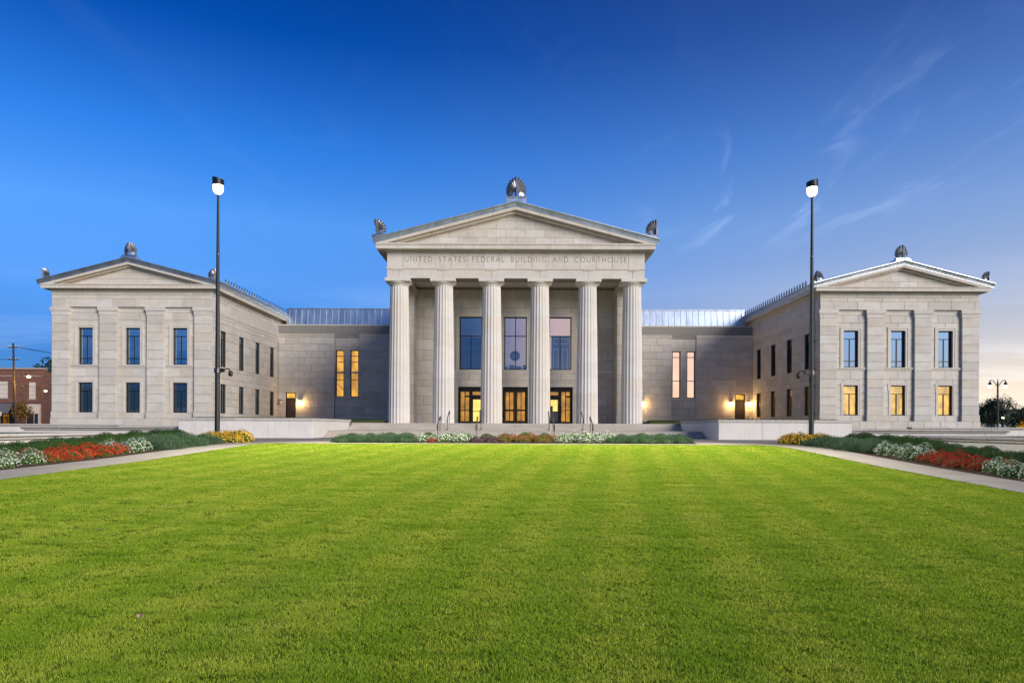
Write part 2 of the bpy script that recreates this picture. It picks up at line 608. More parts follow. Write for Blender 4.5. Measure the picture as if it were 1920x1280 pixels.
def g(x, y):
    if y <= GP[0][0]:
        z = GP[0][1]
    elif y >= GP[-1][0]:
        z = GP[-1][1]
    else:
        for (a, za), (b, zb) in zip(GP, GP[1:]):
            if a <= y <= b:
                z = za + (zb - za) * (y - a) / (b - a)
                break
    k = max(0.0, min(1.0, (31 - y) / 14))
    return z - 0.010 * max(-20, min(20, x)) * k


def frange(a, b, s):
    n = max(1, int(round((b - a) / s)))
    return [a + (b - a) * i / n for i in range(n + 1)]


def sheet(name, x0, x1, y0, y1, dz, mat, step=2.0, kind='structure', xs=None, ys=None, clip=None, subd=None):
    xs = xs or frange(x0, x1, step)
    ys = ys or frange(y0, y1, step)
    m = MB()
    for y in ys:
        for x in xs:
            m.v.append((x, y, g(x, y) + dz))
    nx = len(xs)
    for j in range(len(ys) - 1):
        for i in range(nx - 1):
            m.quad(j * nx + i, j * nx + i + 1, (j + 1) * nx + i + 1, (j + 1) * nx + i)
    o = m.build(name, mat)
    return tag(o, kind=kind)


bigx = [-6000, -1500, -500, -200, -100, -60, -40, -30, -20, -14, -7, 0, 7, 14, 20, 30, 40, 60, 100, 200, 500, 1500, 6000]
bigy = [-3000, -600, -200, -60, -30, -10, 0, 4, 10, 17, 20, 24, 28, 31, 32, 36, 40, 43, 50, 60, 80, 100, 150, 300, 800, 2500, 7000]
sheet('ground', 0, 0, 0, 0, -0.035, 'far_ground', xs=bigx, ys=bigy)

LX, LY = 12.65, 34.2                      # lawn half width, far edge


def lawn_half(y):
    return LX if y < 33.2 else LX - (y - 33.2) ** 2 * 0.5


def lawn_mesh(dz, step):
    m = MB()
    ys = frange(-14, 33.2, step) + [33.5, 33.8, 34.0, LY]
    n = 26
    for y in ys:
        h = lawn_half(y)
        for i in range(n + 1):
            x = -h + 2 * h * i / n
            m.v.append((x, y, g(x, y) + dz))
    for j in range(len(ys) - 1):
        for i in range(n):
            a = j * (n + 1) + i
            m.quad(a, a + 1, a + n + 2, a + n + 1)
    return m


tag(lawn_mesh(0.0, 1.0).build('lawn', 'lawn_base'), kind='structure')

# paving: side paths and the forecourt between the lawn and the steps
for sg in (-1, 1):
    m = MB()
    ys = frange(-14, 33.2, 1.2) + [33.5, 33.8, 34.0, LY]
    for y in ys:
        a, b = sg * (lawn_half(y) + 0.04), sg * 14.55
        for k in range(4):
            x = a + (b - a) * k / 3
            m.v.append((x, y, g(x, y) + 0.018))
    for j in range(len(ys) - 1):
        for k in range(3):
            p = j * 4 + k
            q = (p, p + 1, p + 5, p + 4)
            m.quad(*(q if sg > 0 else q[::-1]))
    tag(m.build('path_left' if sg < 0 else 'path_right', 'concrete'), kind='structure')
sheet('forecourt', -22, 22, LY + 0.01, 46.2, 0.022, 'concrete', step=1.1)
for sg in (-1, 1):
    # scored joints across the side path
    j = MB()
    for y in frange(4, 33, 1.9):
        a, b = sg * (lawn_half(y) + 0.06), sg * 14.5
        z0, z1 = g(a, y) + 0.0205, g(b, y) + 0.0205
        o = len(j.v)
        j.v += [(min(a, b), y, z0 if a < b else z1), (max(a, b), y, z1 if a < b else z0), (max(a, b), y + 0.018, z1 if a < b else z0), (min(a, b), y + 0.018, z0 if a < b else z1)]
        j.quad(o, o + 1, o + 2, o + 3)
    tag(j.build('path_joint', 'mortar'), kind='structure')

fj = MB()
for x in frange(-21, 21, 3.0):
    for ya, yb in ((LY + 0.05, 36.0), (36.0, 43.0), (43.0, 45.5)):
        o = len(fj.v)
        fj.v += [(x - 0.009, ya, g(x, ya) + 0.0245), (x + 0.009, ya, g(x, ya) + 0.0245), (x + 0.009, yb, g(x, yb) + 0.0245), (x - 0.009, yb, g(x, yb) + 0.0245)]
        fj.quad(o, o + 1, o + 2, o + 3)
tag(fj.build('forecourt_joint', 'mortar'), kind='structure')

# planting beds
sheet('flower_bed_left', -19.2, -14.55, 6, 36.8, 0.03, 'mulch', step=1.2)
sheet('flower_bed_right', 14.55, 19.2, 6, 36.8, 0.03, 'mulch', step=1.2)
sheet('flower_bed_middle', -9.4, 9.4, 35.0, 37.6, 0.05, 'mulch', step=0.8)

# ------------------------------------------------------------------ the courthouse
CH = thing('courthouse', 'pale limestone courthouse with six-column portico and two gabled wings', 'building', T(0, 55, 0))
BLOCKS = []       # candidate wall blocks: (projected size, parent, matrix, w, h)
EYE = Vector((0, 0, 0.87))


def block_mesh(w, h, mat, t=0.06, c=0.011):
    def mk():
        m = MB()
        a, b = w / 2, h / 2
        vs = [(-a + c, 0, -b + c), (a - c, 0, -b + c), (a - c, 0, b - c), (-a + c, 0, b - c),
              (-a, c, -b), (a, c, -b), (a, c, b), (-a, c, b), (-a, t, -b), (a, t, -b), (a, t, b), (-a, t, b)]
        fs = [(0, 1, 2, 3)]
        for i in range(4):
            k = (i + 1) % 4
            fs += [(4 + i, 4 + k, k, i), (8 + i, 8 + k, 4 + k, 4 + i)]
        m.add(vs, fs)
        return m.mesh('stone_block', mat)
    return cached(('blk', round(w, 3), round(h, 3), mat, t, c), mk)


def courses(z0, z1, target, snaps=()):
    lv = sorted({z0, z1, *[s for s in snaps if z0 < s < z1]})
    out = [z0]
    for a, b in zip(lv, lv[1:]):
        n = max(1, int(round((b - a) / target)))
        out += [a + (b - a) * i / n for i in range(1, n + 1)]
    return out


def free_spans(u0, u1, za, zb, holes):
    sp = [(u0, u1)]
    for (a, b, c, d) in holes:
        if c < zb - 1e-4 and d > za + 1e-4:
            nx = []
            for (s, e) in sp:
                if b <= s or a >= e:
                    nx.append((s, e))
                else:
                    if a > s: nx.append((s, a))
                    if b < e: nx.append((b, e))
            sp = nx
    return [(s, e) for s, e in sp if e - s > 0.03]


GAP = 0.018


def clad(parent, M, u0, u1, z0, z1, holes=(), target=0.76, L=1.5, name='wall_block', mat='limestone', d=0.0, shift=0.0, zs=None, mix=True):
    """lay coursed blocks on the wall plane; local x along the wall, y into it"""
    zs = zs or courses(z0, z1, target, [h[2] for h in holes] + [h[3] for h in holes])
    for k, (za, zb) in enumerate(zip(zs, zs[1:])):
        for (s, e) in free_spans(u0, u1, za, zb, holes):
            off = shift + (0.5 * L if k % 2 else 0.0)
            js = [s]
            q = math.floor((s - off) / L) * L + off
            while q < e:
                if q > s + 0.32 and q < e - 0.32:
                    js.append(q)
                q += L
            js.append(e)
            for a, b in zip(js, js[1:]):
                w, h = round(b - a - GAP, 3), round(zb - za - GAP, 3)
                MM = M @ Matrix.Translation(((a + b) / 2, d, (za + zb) / 2))
                if name == 'wall_block':
                    p = MM.translation - EYE
                    nrm = M.to_3x3() @ Vector((0, -1, 0))
                    score = w * h * abs(nrm.dot(p.normalized())) / p.length_squared
                    BLOCKS.append((score, parent, MM, w, h, mat))
                else:
                    place(name, block_mesh(w, h, mat), parent, MM)


def backing(M, u0, u1, z0, z1, holes=(), d0=0.045, d1=0.45, name='wall', mat='mortar', parent=None):
    m = MB()
    lv = sorted({z0, z1, *[h[2] for h in holes], *[h[3] for h in holes]})
    lv = [z for z in lv if z0 <= z <= z1]
    for za, zb in zip(lv, lv[1:]):
        for s, e in free_spans(u0, u1, za, zb, holes):
            m.box(s, e, d0, d1, za, zb)
    return m.build(name, mat, parent or CH, M)


def bar(m, u0, u1, d0, d1, z0, z1):
    m.box(u0, u1, d0, d1, z0, z1)


def window(M, u0, u1, z0, z1, layout, pane_mat, dep=0.30, fr=0.085, bar_w=0.07, room=None, label=None, door=False):
    """frame ring with bars; panes are sub-parts"""
    m = MB()
    d0, d1 = dep - 0.07, dep + 0.07
    m.box(u0, u0 + fr, d0, d1, z0, z1)
    m.box(u1 - fr, u1, d0, d1, z0, z1)
    m.box(u0 + fr, u1 - fr, d0, d1, z1 - fr, z1)
    m.box(u0 + fr, u1 - fr, d0, d1, z0, z0 + fr)
    a, b, lo, hi = u0 + fr, u1 - fr, z0 + fr, z1 - fr
    o = m.build('window', 'bronze_dark', CH, M)
    hw = bar_w / 2
    rects = []
    mid = (a + b) / 2
    if layout == 'wing_upper':
        t1, t2 = lo + (hi - lo) * 0.795, lo + (hi - lo) * 0.155
        rects = [(a, b, t1 + hw, hi), (a, mid - hw, t2 + hw, t1 - hw), (mid + hw, b, t2 + hw, t1 - hw), (a, mid - hw, lo, t2 - hw), (mid + hw, b, lo, t2 - hw)]
        bars = [(a, b, t1 - hw, t1 + hw), (a, mid - hw, t2 - hw, t2 + hw), (mid + hw, b, t2 - hw, t2 + hw), (mid - hw, mid + hw, lo, t1 - hw)]
    elif layout == 'wing_lower':
        t1 = lo + (hi - lo) * 0.73
        rects = [(a, b, t1 + hw, hi), (a, mid - hw, lo, t1 - hw), (mid + hw, b, lo, t1 - hw)]
        bars = [(a, b, t1 - hw, t1 + hw), (mid - hw, mid + hw, lo, t1 - hw)]
    elif layout == 'tall':
        t1, t2 = lo + (hi - lo) * 0.885, lo + (hi - lo) * 0.365
        rects = [(a, b, t1 + hw, hi), (a, b, t2 + hw, t1 - hw), (a, b, lo, t2 - hw)]
        bars = [(a, b, t1 - hw, t1 + hw), (a, b, t2 - hw, t2 + hw)]
    elif layout == 'portico':
        t1 = lo + (hi - lo) * 0.645
        rects = [(a, b, t1 + hw, hi), (a, mid - hw, lo, t1 - hw), (mid + hw, b, lo, t1 - hw)]
        bars = [(a, b, t1 - hw, t1 + hw), (mid - hw, mid + hw, lo, t1 - hw)]
    elif layout == 'portico_middle':
        t1 = lo + (hi - lo) * 0.645
        rects = [(a, mid - hw, t1 + hw, hi), (mid + hw, b, t1 + hw, hi), (a, mid - hw, lo, t1 - hw), (mid + hw, b, lo, t1 - hw)]
        bars = [(a, b, t1 - hw, t1 + hw), (mid - hw, mid + hw, lo, t1 - hw), (mid - hw, mid + hw, t1 + hw, hi)]
    for (p, q, r, s) in bars:
        bm = MB()
        bm.box(p, q, d0 + 0.012, d1 - 0.012, r, s)
        bm.build('mullion', 'bronze_dark', o)
    for (p, q, r, s) in rects:
        pm = MB()
        k = random.uniform(-0.0015, 0.0015)
        pm.add([(p, dep + k, r), (q, dep - k, r), (q, dep - k, s), (p, dep + k, s)], [(0, 1, 2, 3)])
        pm.build('pane', pane_mat, o)
    if room:
        rm = MB()
        e = 0.25
        dd = dep + 1.1
        vs = [(u0 - e, dep + 0.16, z0 - e), (u1 + e, dep + 0.16, z0 - e), (u1 + e, dep + 0.16, z1 + e), (u0 - e, dep + 0.16, z1 + e),
              (u0 - e, dd, z0 - e), (u1 + e, dd, z0 - e), (u1 + e, dd, z1 + e), (u0 - e, dd, z1 + e)]
        rm.add(vs, [(4, 5, 6, 7), (0, 4, 7, 3), (1, 2, 6, 5), (0, 1, 5, 4), (3, 7, 6, 2)])
        rm.build('room_lining', room, o)
    return o


def surround(o, M, u0, u1, z0, z1, w=0.30, proud=0.06, sill=None, ears=False, mat='limestone_smooth'):
    m = MB()
    for k, (a, b, c) in enumerate(((w, proud, 0.0), (w * 0.62, proud * 0.45, 0.0))):
        pass
    def ring(wi, wo, d):
        m.box(u0 - wo, u0 - wi, -d, 0.05, z0, z1 + wi)
        m.box(u1 + wi, u1 + wo, -d, 0.05, z0, z1 + wi)
        m.box(u0 - wo, u1 + wo, -d, 0.05, z1 + wi + 0.001, z1 + wo)
    ring(0.0, w * 0.55, proud * 0.5)
    ring(w * 0.55 + 0.003, w, proud)
    if ears:
        m.box(u0 - w - 0.06, u0 - w - 0.003, -proud, 0.05, z1 - 0.45, z1 + w)
        m.box(u1 + w + 0.003, u1 + w + 0.06, -proud, 0.05, z1 - 0.45, z1 + w)
    m.build('surround', mat, o, M)
    if sill:
        s = MB()
        a, b = sill
        s.sweep([(0.05, z0 - 0.30), (-0.03, z0 - 0.30), (-0.05, z0 - 0.20), (-0.13, z0 - 0.13), (-0.13, z0 - 0.012), (0.05, z0 - 0.012)], a, b)
        s.build('sill', mat, o, M, fix=True)


# ---- palmettes ------------------------------------------------------------------
def palmette(m, w, h, half=0, n=15, fold=0.30, M=None):
    """a fan of ribbed petals over two volutes; half = -1/+1 keeps one side"""
    vs, fs = [], []
    cz = 0.30 * h

    def addp(pts, faces):
        o = len(vs)
        vs.extend(pts)
        fs.extend([tuple(i + o for i in f) for f in faces])
    for i in range(n):
        t = -1 + 2 * i / (n - 1)
        if half and t * half < -0.01:
            continue
        a = t * R(112)
        dx, dz = math.sin(a), math.cos(a)
        L = 1.0 / math.sqrt((dx / (w * 0.5)) ** 2 + (dz / (h * 0.70 if dz > 0 else h * 0.34)) ** 2)
        wd = 0.105 * w * (0.8 + 0.2 * dz)
        px, pz = dz, -dx
        st = 0.16 * L
        P = lambda f, s, y: (dx * L * f + px * s, y, cz + dz * L * f + pz * s)
        addp([P(0.12, 0, 0), P(0.72, -wd, 0), P(0.72, wd, 0), P(1.0, -wd * 0.45, 0.0), P(1.0, wd * 0.45, 0.0), P(0.70, 0, -0.075 * w), P(0.97, 0, -0.045 * w), P(0.70, 0, 0.05 * w)],
             [(0, 5, 1), (0, 2, 5), (1, 5, 6, 3), (5, 2, 4, 6), (3, 6, 4), (0, 1, 7), (0, 7, 2), (1, 3, 7), (7, 3, 4), (7, 4, 2)])
    for s in (-1, 1):
        if half and s != half:
            continue
        for rr, yy in ((0.125, 0.05), (0.075, 0.085), (0.03, 0.11)):
            k = 14
            cxx, czz = s * 0.27 * w, 0.15 * h
            ring = [(cxx + math.cos(2 * math.pi * i / k) * rr * w, -yy * w, czz + math.sin(2 * math.pi * i / k) * rr * w) for i in range(k)]
            back = [(x, 0.03 * w, z) for x, y, z in ring]
            addp(ring + back, [tuple(range(k))] + [(i, i + k, (i + 1) % k + k, (i + 1) % k) for i in range(k)])
    a = [(0, -0.06 * w, 0), (0.06 * w, 0, 0.02 * h), (0.09 * w, 0, 0.5 * h), (0, 0, 0.55 * h), (-0.09 * w, 0, 0.5 * h), (-0.06 * w, 0, 0.02 * h), (0, -0.13 * w, 0.3 * h)]
    if half:
        a = [(x if x * half >= 0 else 0, y, z) for x, y, z in a]
    addp(a, [(0, 1, 6), (1, 2, 6), (2, 3, 6), (3, 4, 6), (4, 5, 6), (5, 0, 6)])
    vs2 = [(x, y + fold * abs(x), z) for x, y, z in vs]
    if M is not None:
        vs2 = [tuple(M @ Vector(p)) for p in vs2]
    m.add(vs2, fs)
    # base plate
    b0, b1 = (-0.52 * w, 0.52 * w) if not half else ((-0.52 * w, 0) if half < 0 else (0, 0.52 * w))
    pl = [(b0, -0.08 * w, -0.10 * h), (b1, -0.08 * w, -0.10 * h), (b1, 0.34 * w * (0.6 if half else 0.6), -0.10 * h), (b0, 0.34 * w * 0.6, -0.10 * h)]
    pl += [(x, y, 0.03 * h) for x, y, z in pl]
    if M is not None:
        pl = [tuple(M @ Vector(p)) for p in pl]
    m.add(pl, [(0, 3, 2, 1), (4, 5, 6, 7), (0, 1, 5, 4), (1, 2, 6, 5), (2, 3, 7, 6), (3, 0, 4, 7)])
    return m


def acroterion(x, y, z, w, h, half=0, ped=(0.5, 0.3), side=0, label=None):
    m = MB()
    if half:
        palmette(m, w * 2, h, half=half, n=15, fold=0.06)
        # the return half along the flank
        sgn = -half
        palmette(m, w * 2, h, half=1, n=15, fold=0.06, M=Matrix.Rotation(R(90), 4, 'Z'))
    else:
        palmette(m, w, h, n=17, fold=0.42)
    o = m.build('acroterion', 'acroterion_metal', CH, T(x, y, z))
    if label: o['label'] = label
    p = MB()
    pw, ph = ped
    if half:
        xa, xb = (0, pw) if half > 0 else (-pw, 0)
        p.box(xa - 0.04, xb + 0.04, -0.14, pw, -0.1 * h - ph, -0.1 * h)
    else:
        p.box(-pw, pw, -0.2, 0.8, -0.1 * h - ph, -0.1 * h)
    p.build('pedestal', 'zinc', o)
    return o


GUT = [(0, 0.0), (-0.05, 0.0), (-0.05, 0.05), (-0.08, 0.10), (-0.10, 0.20), (-0.16, 0.30), (-0.20, 0.335), (-0.20, 0.40), (0, 0.40)]


def pediment(cx, hw, z_geison, zA, m_sl, Yf, ov, w_gut, mat_gut, tg=0.40, ts=0.40):
    """triangular gable: tympanum blocks, raking cornice, metal gutter; M at facade plane"""
    root = None
    # tympanum backing
    z_ty = zA - tg - ts
    xi = (z_ty - z_geison) / m_sl
    b = MB().prism([(cx - xi - 0.6, z_geison), (cx + xi + 0.6, z_geison), (cx, z_ty + 0.16)], Yf + 0.05, Yf + 0.5)
    ty = b.build('pediment', 'mortar', CH, Matrix())
    # tympanum blocks, clipped to the slope
    hgt = z_ty + 0.10 - z_geison
    nrow = max(3, int(round(hgt / 0.62)))
    ch = hgt / nrow
    for r_ in range(nrow):
        za, zb = z_geison + r_ * ch + GAP / 2, z_geison + (r_ + 1) * ch - GAP / 2
        xa, xb = (z_ty + 0.10 - za) / m_sl, max(0.0, (z_ty + 0.10 - zb) / m_sl)
        L = 1.55
        js = [-xa]
        q = -math.ceil(xa / L) * L + (L / 2 if r_ % 2 else 0)
        while q < xa:
            if abs(q) < xa - 0.5:
                js.append(q)
            q += L
        js.append(xa)
        for a, c in zip(js, js[1:]):
            a2, c2 = a + GAP / 2, c - GAP / 2
            top = lambda x: min(zb, z_ty + 0.10 - abs(x) * m_sl)
            pts = [(a2, za), (c2, za)]
            if top(c2) > za + 0.01: pts.append((c2, top(c2)))
            for xk in sorted([x for x in (xb, -xb, 0.0) if a2 + 0.01 < x < c2 - 0.01], reverse=True):
                if xk == 0.0 and xb > 0.01: continue
                pts.append((xk, top(xk)))
            if top(a2) > za + 0.01: pts.append((a2, top(a2)))
            if len(pts) < 3: continue
            MB().prism([(cx + x, z) for x, z in pts], Yf, Yf + 0.06).build('tympanum_block', 'limestone', ty, Matrix())
    # raking stone cornice in two fasciae, laid in pieces up each slope
    for sg in (-1, 1):
        xe = hw + ov
        x_lo = (zA - tg - z_geison) / m_sl
        xs = frange(0, min(xe, x_lo), 1.9)
        for k, (a, c) in enumerate(zip(xs, xs[1:])):
            a2, c2 = a + (GAP / 2 if k else 0), c - GAP / 2
            def top(x): return zA - tg - m_sl * x - 0.004
            def bot(x): return max(z_geison + 0.003, top(x) - ts * 0.62)
            def bot2(x): return max(z_geison + 0.003, top(x) - ts)
            P = [(a2, bot(a2)), (c2, bot(c2)), (c2, max(top(c2), bot(c2) + 0.004)), (a2, top(a2))]
            xk = (zA - tg - 0.004 - ts * 0.62 - z_geison - 0.003) / m_sl
            if a2 < xk < c2:
                P.insert(1, (xk, z_geison + 0.003))
            mm = MB()
            P = [(cx + sg * x, z) for x, z in P]
            mm.prism(P if sg > 0 else P[::-1], Yf - ov, Yf + 0.04)
            if top(a2) - ts > z_geison + 0.01:
                xk2 = (zA - tg - 0.004 - ts - z_geison - 0.003) / m_sl
                c3 = min(c2, xk2)
                P = [(a2, bot2(a2)), (c3, bot2(c3)), (c3, bot(c3) + 0.001), (a2, bot(a2) + 0.001)]
                P = [(cx + sg * x, z) for x, z in P]
                mm.prism(P if sg > 0 else P[::-1], Yf - ov * 0.55, Yf + 0.04)
            mm.build('raking_cornice_block', 'limestone_cornice', ty, Matrix())
    # gutter along both slopes
    for sg in (-1, 1):
        xs = frange(0, w_gut, 3.2)
        for k, (a, c) in enumerate(zip(xs, xs[1:])):
            mm = MB()
            n = len(GUT)
            c2 = c - (0.012 if k < len(xs) - 2 else 0)
            vs = []
            for x in (a, c2):
                for d, z in GUT:
                    vs.append((cx + sg * x, Yf - ov + d, zA - tg - m_sl * x + z))
            fs = [(i, (i + 1) % n, (i + 1) % n + n, i + n) for i in range(n)] + [tuple(range(n - 1, -1, -1)), tuple(range(n, 2 * n))]
            mm.add(vs, fs)
            mm.build('gutter', mat_gut, ty, Matrix(), fix=True)
    return ty


def gable_roof(cx, w, zA, m_sl, y0, y1, mat, name='roof'):
    m = MB()
    zl = zA - m_sl * w
    m.prism([(cx - w, zl - 0.12), (cx, zA - 0.16), (cx + w, zl - 0.12), (cx + w, zl), (cx, zA - 0.03), (cx - w, zl)], y0, y1)
    return m.build(name, mat, CH, Matrix(), fix=True)


# ================= wings =================
YW, YPAN, YL = 61.0, 61.24, 78.2
XI, XO, WCX = 27.19, 41.46, 34.325
Z_CAP0, Z_CAP1, Z_FR, Z_CB, Z_CT = 10.69, 11.38, 12.12, 12.95, 13.33
WSL = 0.256
WZA = 15.66
PIL = [-6.36, -2.12, 2.12, 6.36]
UP_Z, LO_Z = (6.27, 9.57), (1.98, 4.67)
PW = 0.755
# horizontal cornice profile (d outward negative, z)
def geison(ov):
    return [(0.10, Z_CB - 0.001), (-0.12, Z_CB - 0.001), (-0.16, Z_CB + 0.05), (-ov + 0.05, Z_CB + 0.05), (-ov + 0.05, Z_CB), (-ov, Z_CB), (-ov, Z_CB + 0.26),
            (-ov - 0.06, Z_CB + 0.30), (-ov - 0.06, Z_CT), (0.10, Z_CT)]


def wing(sg):
    side = 'left' if sg < 0 else 'right'
    cx = sg * WCX
    MF = T(cx, YPAN)
    holes = []
    for c in (-4.24, 0, 4.24):
        holes += [(c - 0.655, c + 0.655, *LO_Z), (c - 0.655, c + 0.655, *UP_Z)]
    wall = backing(MF, -7.1, 7.1, 0.0, Z_CT, holes, name='front_wall')
    for c in (-4.24, 0, 4.24):
        zs = [1.45, 1.98, 2.655, 3.33, 4.0, 4.67, 5.2, 5.97, 6.27, 7.1, 7.93, 8.75, 9.57, 10.25, 10.95]
        clad(wall, MF, c - 1.365, c + 1.365, 1.45, 10.95, [h for h in holes if abs((h[0] + h[1]) / 2 - c) < 0.1], zs=zs, L=1.37, shift=c - 0.0)
        # fascia at the head of the recessed bay
        MB().sweep([(0.06, 10.96), (-0.02, 10.96), (-0.02, 11.18), (-0.06, 11.22), (-0.06, Z_CAP1 - 0.003), (0.06, Z_CAP1 - 0.003)], c - 1.365, c + 1.365).build('bay_fascia', 'limestone_smooth', CH, MF, fix=True)
    for c in (-4.24, 0, 4.24):
        up = window(MF, c - 0.655, c + 0.655, *UP_Z, 'wing_upper', 'glass_dark')
        surround(up, MF, c - 0.655, c + 0.655, *UP_Z, w=0.31, proud=0.07, sill=(c - 1.362, c + 1.362))
        if sg > 0:
            lo = window(MF, c - 0.655, c + 0.655, *LO_Z, 'wing_lower', 'glass_view', room='room_yellow')
        else:
            lo = window(MF, c - 0.655, c + 0.655, *LO_Z, 'wing_lower', 'glass_dim')
        surround(lo, MF, c - 0.655, c + 0.655, *LO_Z, w=0.20, proud=0.045, ears=True)
    # pilasters
    MP = T(cx, YW)
    for p in PIL:
        core = MB().box(p - PW + 0.012, p + PW - 0.012, 0.05, YPAN - YW + 0.02, 1.45, Z_CAP1 - 0.01).build('pilaster', 'mortar', CH, MP)
        zs = [1.45] + frange(2.05, Z_CAP0, 0.785)
        for k, (a, b) in enumerate(zip(zs, zs[1:])):
            ww = PW + (0.05 if k == 0 else 0)
            def mk(w2=ww * 2, h=b - a - GAP):
                return MB().box(-w2 / 2, w2 / 2, 0, YPAN - YW + 0.03, -h / 2, h / 2, c=0.011).mesh('pilaster_block', 'limestone')
            me = cached(('pil', round(ww, 3), round(b - a, 3)), mk)
            place('pilaster_block', me, core, MP @ Matrix.Translation((p, -0.05 if k == 0 else 0, (a + b) / 2)))
        cap = MB()
        q = PW
        cap.box(p - q - 0.03, p + q + 0.03, -0.03, YPAN - YW + 0.03, Z_CAP0, Z_CAP0 + 0.20)
        cap.box(p - q - 0.05, p + q + 0.05, -0.05, YPAN - YW + 0.03, Z_CAP0 + 0.203, Z_CAP0 + 0.36)
        cap.box(p - q - 0.12, p + q + 0.12, -0.12, YPAN - YW + 0.03, Z_CAP0 + 0.363, Z_CAP1 - 0.003)
        cap.build('capital', 'limestone_smooth', core, MP)
    # plinth course
    pl = MB().box(-7.2, 7.2, 0.05, 0.4, 0.0, 1.45).build('plinth', 'mortar', CH, T(cx, YW - 0.10))
    clad(pl, T(cx, YW - 0.10), -7.2, 7.2, 0.0, 1.45, zs=[0.0, 0.75, 1.45], L=1.45, name='plinth_block')
    # entablature on the front
    ent = MB().box(-7.1, 7.1, 0.05, 0.4, Z_CAP1, Z_CB).build('entablature', 'mortar', CH, MP)
    clad(ent, MP, -7.115, 7.115, Z_CAP1, Z_FR, zs=[Z_CAP1, Z_FR], L=2.1, name='architrave_block', d=-0.03, shift=0.4)
    clad(ent, MP, -7.115, 7.115, Z_FR, Z_CB, zs=[Z_FR, 12.46, 12.78], L=1.55, name='frieze_block', d=0.0)
    MB().sweep([(0.06, 12.782), (-0.05, 12.782), (-0.09, 12.86), (-0.09, Z_CB - 0.003), (0.06, Z_CB - 0.003)], -7.2, 7.2).build('bed_moulding', 'limestone_smooth', ent, MP, fix=True)
    # horizontal cornice, front
    OV = 0.60
    xs = frange(-7.135 - OV, 7.135 + OV, 1.72)
    for k, (a, b) in enumerate(zip(xs, xs[1:])):
        me = cached(('geis', round(b - a, 3)), lambda: MB().sweep(geison(OV), -(b - a) / 2 + 0.006, (b - a) / 2 - 0.006).mesh('cornice_block', 'limestone_cornice', fix=True))
        place('cornice_block', me, ent, MP @ Matrix.Translation(((a + b) / 2, 0, 0)))
    pediment(cx, 7.135, Z_CT, WZA, WSL, YW, 0.62, 7.135 + 0.85, 'zinc_gutter', tg=0.36, ts=0.36)
    rf = gable_roof(cx, 7.135 + 0.62, WZA, WSL, YW - 0.55, 86.0, 'zinc')
    # ---- inner flank
    MS = T(sg * XI, 0, 0, R(90) if sg < 0 else R(-90))
    su = (lambda a, b: (a, b)) if sg < 0 else (lambda a, b: (-b, -a))
    holes = []
    ycs = [63.6, 67.84, 72.06, 76.3]
    for yc in ycs:
        u = su(yc - 0.62, yc + 0.62)
        holes += [(*u, *LO_Z), (*u, *UP_Z)]
    u0, u1 = su(YPAN + 0.2, 86.0)
    fl = backing(MS, u0, u1, 0, Z_CT, holes, name='flank_wall')
    u0, u1 = su(YPAN + 0.03, 78.2)
    clad(fl, MS, u0, u1, 1.0, Z_CAP1, holes, zs=[1.0, 1.45, 1.98, 2.655, 3.33, 4.0, 4.67, 5.2, 5.97, 6.27, 7.1, 7.93, 8.75, 9.57, 10.25, 10.69], L=1.5, shift=0.3)
    u2, u3 = su(YW + 0.02, 85.9)
    MB().sweep([(0.06, Z_CAP0), (-0.03, Z_CAP0), (-0.03, Z_CAP0 + 0.2), (-0.09, Z_CAP0 + 0.36), (-0.09, Z_CAP1 - 0.003), (0.06, Z_CAP1 - 0.003)], *su(YPAN + 0.06, 78.19)).build('string_course', 'limestone_smooth', fl, MS, fix=True)
    e2 = MB().box(*su(YW + 0.41, 86), 0.05, 0.4, Z_CAP1, Z_CB).build('flank_entablature', 'mortar', CH, MS)
    clad(e2, MS, *su(YW + 0.065, 85.8), Z_CAP1, Z_FR, zs=[Z_CAP1, Z_FR], L=2.1, name='architrave_block', d=-0.03)
    clad(e2, MS, *su(YW + 0.065, 85.8), Z_FR, Z_CB, zs=[Z_FR, 12.46, 12.78], L=1.55, name='frieze_block')
    MB().sweep([(0.06, 12.782), (-0.05, 12.782), (-0.09, 12.86), (-0.09, Z_CB - 0.003), (0.06, Z_CB - 0.003)], *su(YW + 0.07, 83.2)).build('bed_moulding', 'limestone_smooth', e2, MS, fix=True)
    ys = frange(YW + 0.105, 83.3, 1.72)
    for a, b in zip(ys, ys[1:]):
        me = cached(('geis2', round(b - a, 3)), lambda: MB().sweep(geison(OV), -(b - a) / 2 + 0.006, (b - a) / 2 - 0.006).mesh('cornice_block', 'limestone_cornice', fix=True))
        uu = su(a, b)
        place('cornice_block', me, e2, MS @ Matrix.Translation(((uu[0] + uu[1]) / 2, 0, 0)))
    zl = WZA - 0.36 - WSL * (7.135 + 0.62)
    ys = frange(YW - 0.62, 83.4, 3.2)
    for a, b in zip(ys, ys[1:]):
        mm = MB().sweep([(d - 0.62, zl + z) for d, z in GUT], *su(a + 0.006, b - 0.006))
        mm.build('gutter', 'zinc_gutter', rf, MS, fix=True)
    for yc in ycs:
        u = su(yc - 0.62, yc + 0.62)
        window(MS, *u, *UP_Z, 'wing_upper', 'glass_dim', dep=0.20)
        if sg > 0:
            window(MS, *u, *LO_Z, 'wing_lower', 'glass_lit', dep=0.20, room='room_amber')
        else:
            window(MS, *u, *LO_Z, 'wing_lower', 'glass_dim', dep=0.20)
    # antefixes standing along the inner eaves
    ame = cached('antefix', lambda: palmette(MB(), 0.40, 0.56, n=9, fold=0.1).mesh('antefix', 'antefix_metal', fix=True))
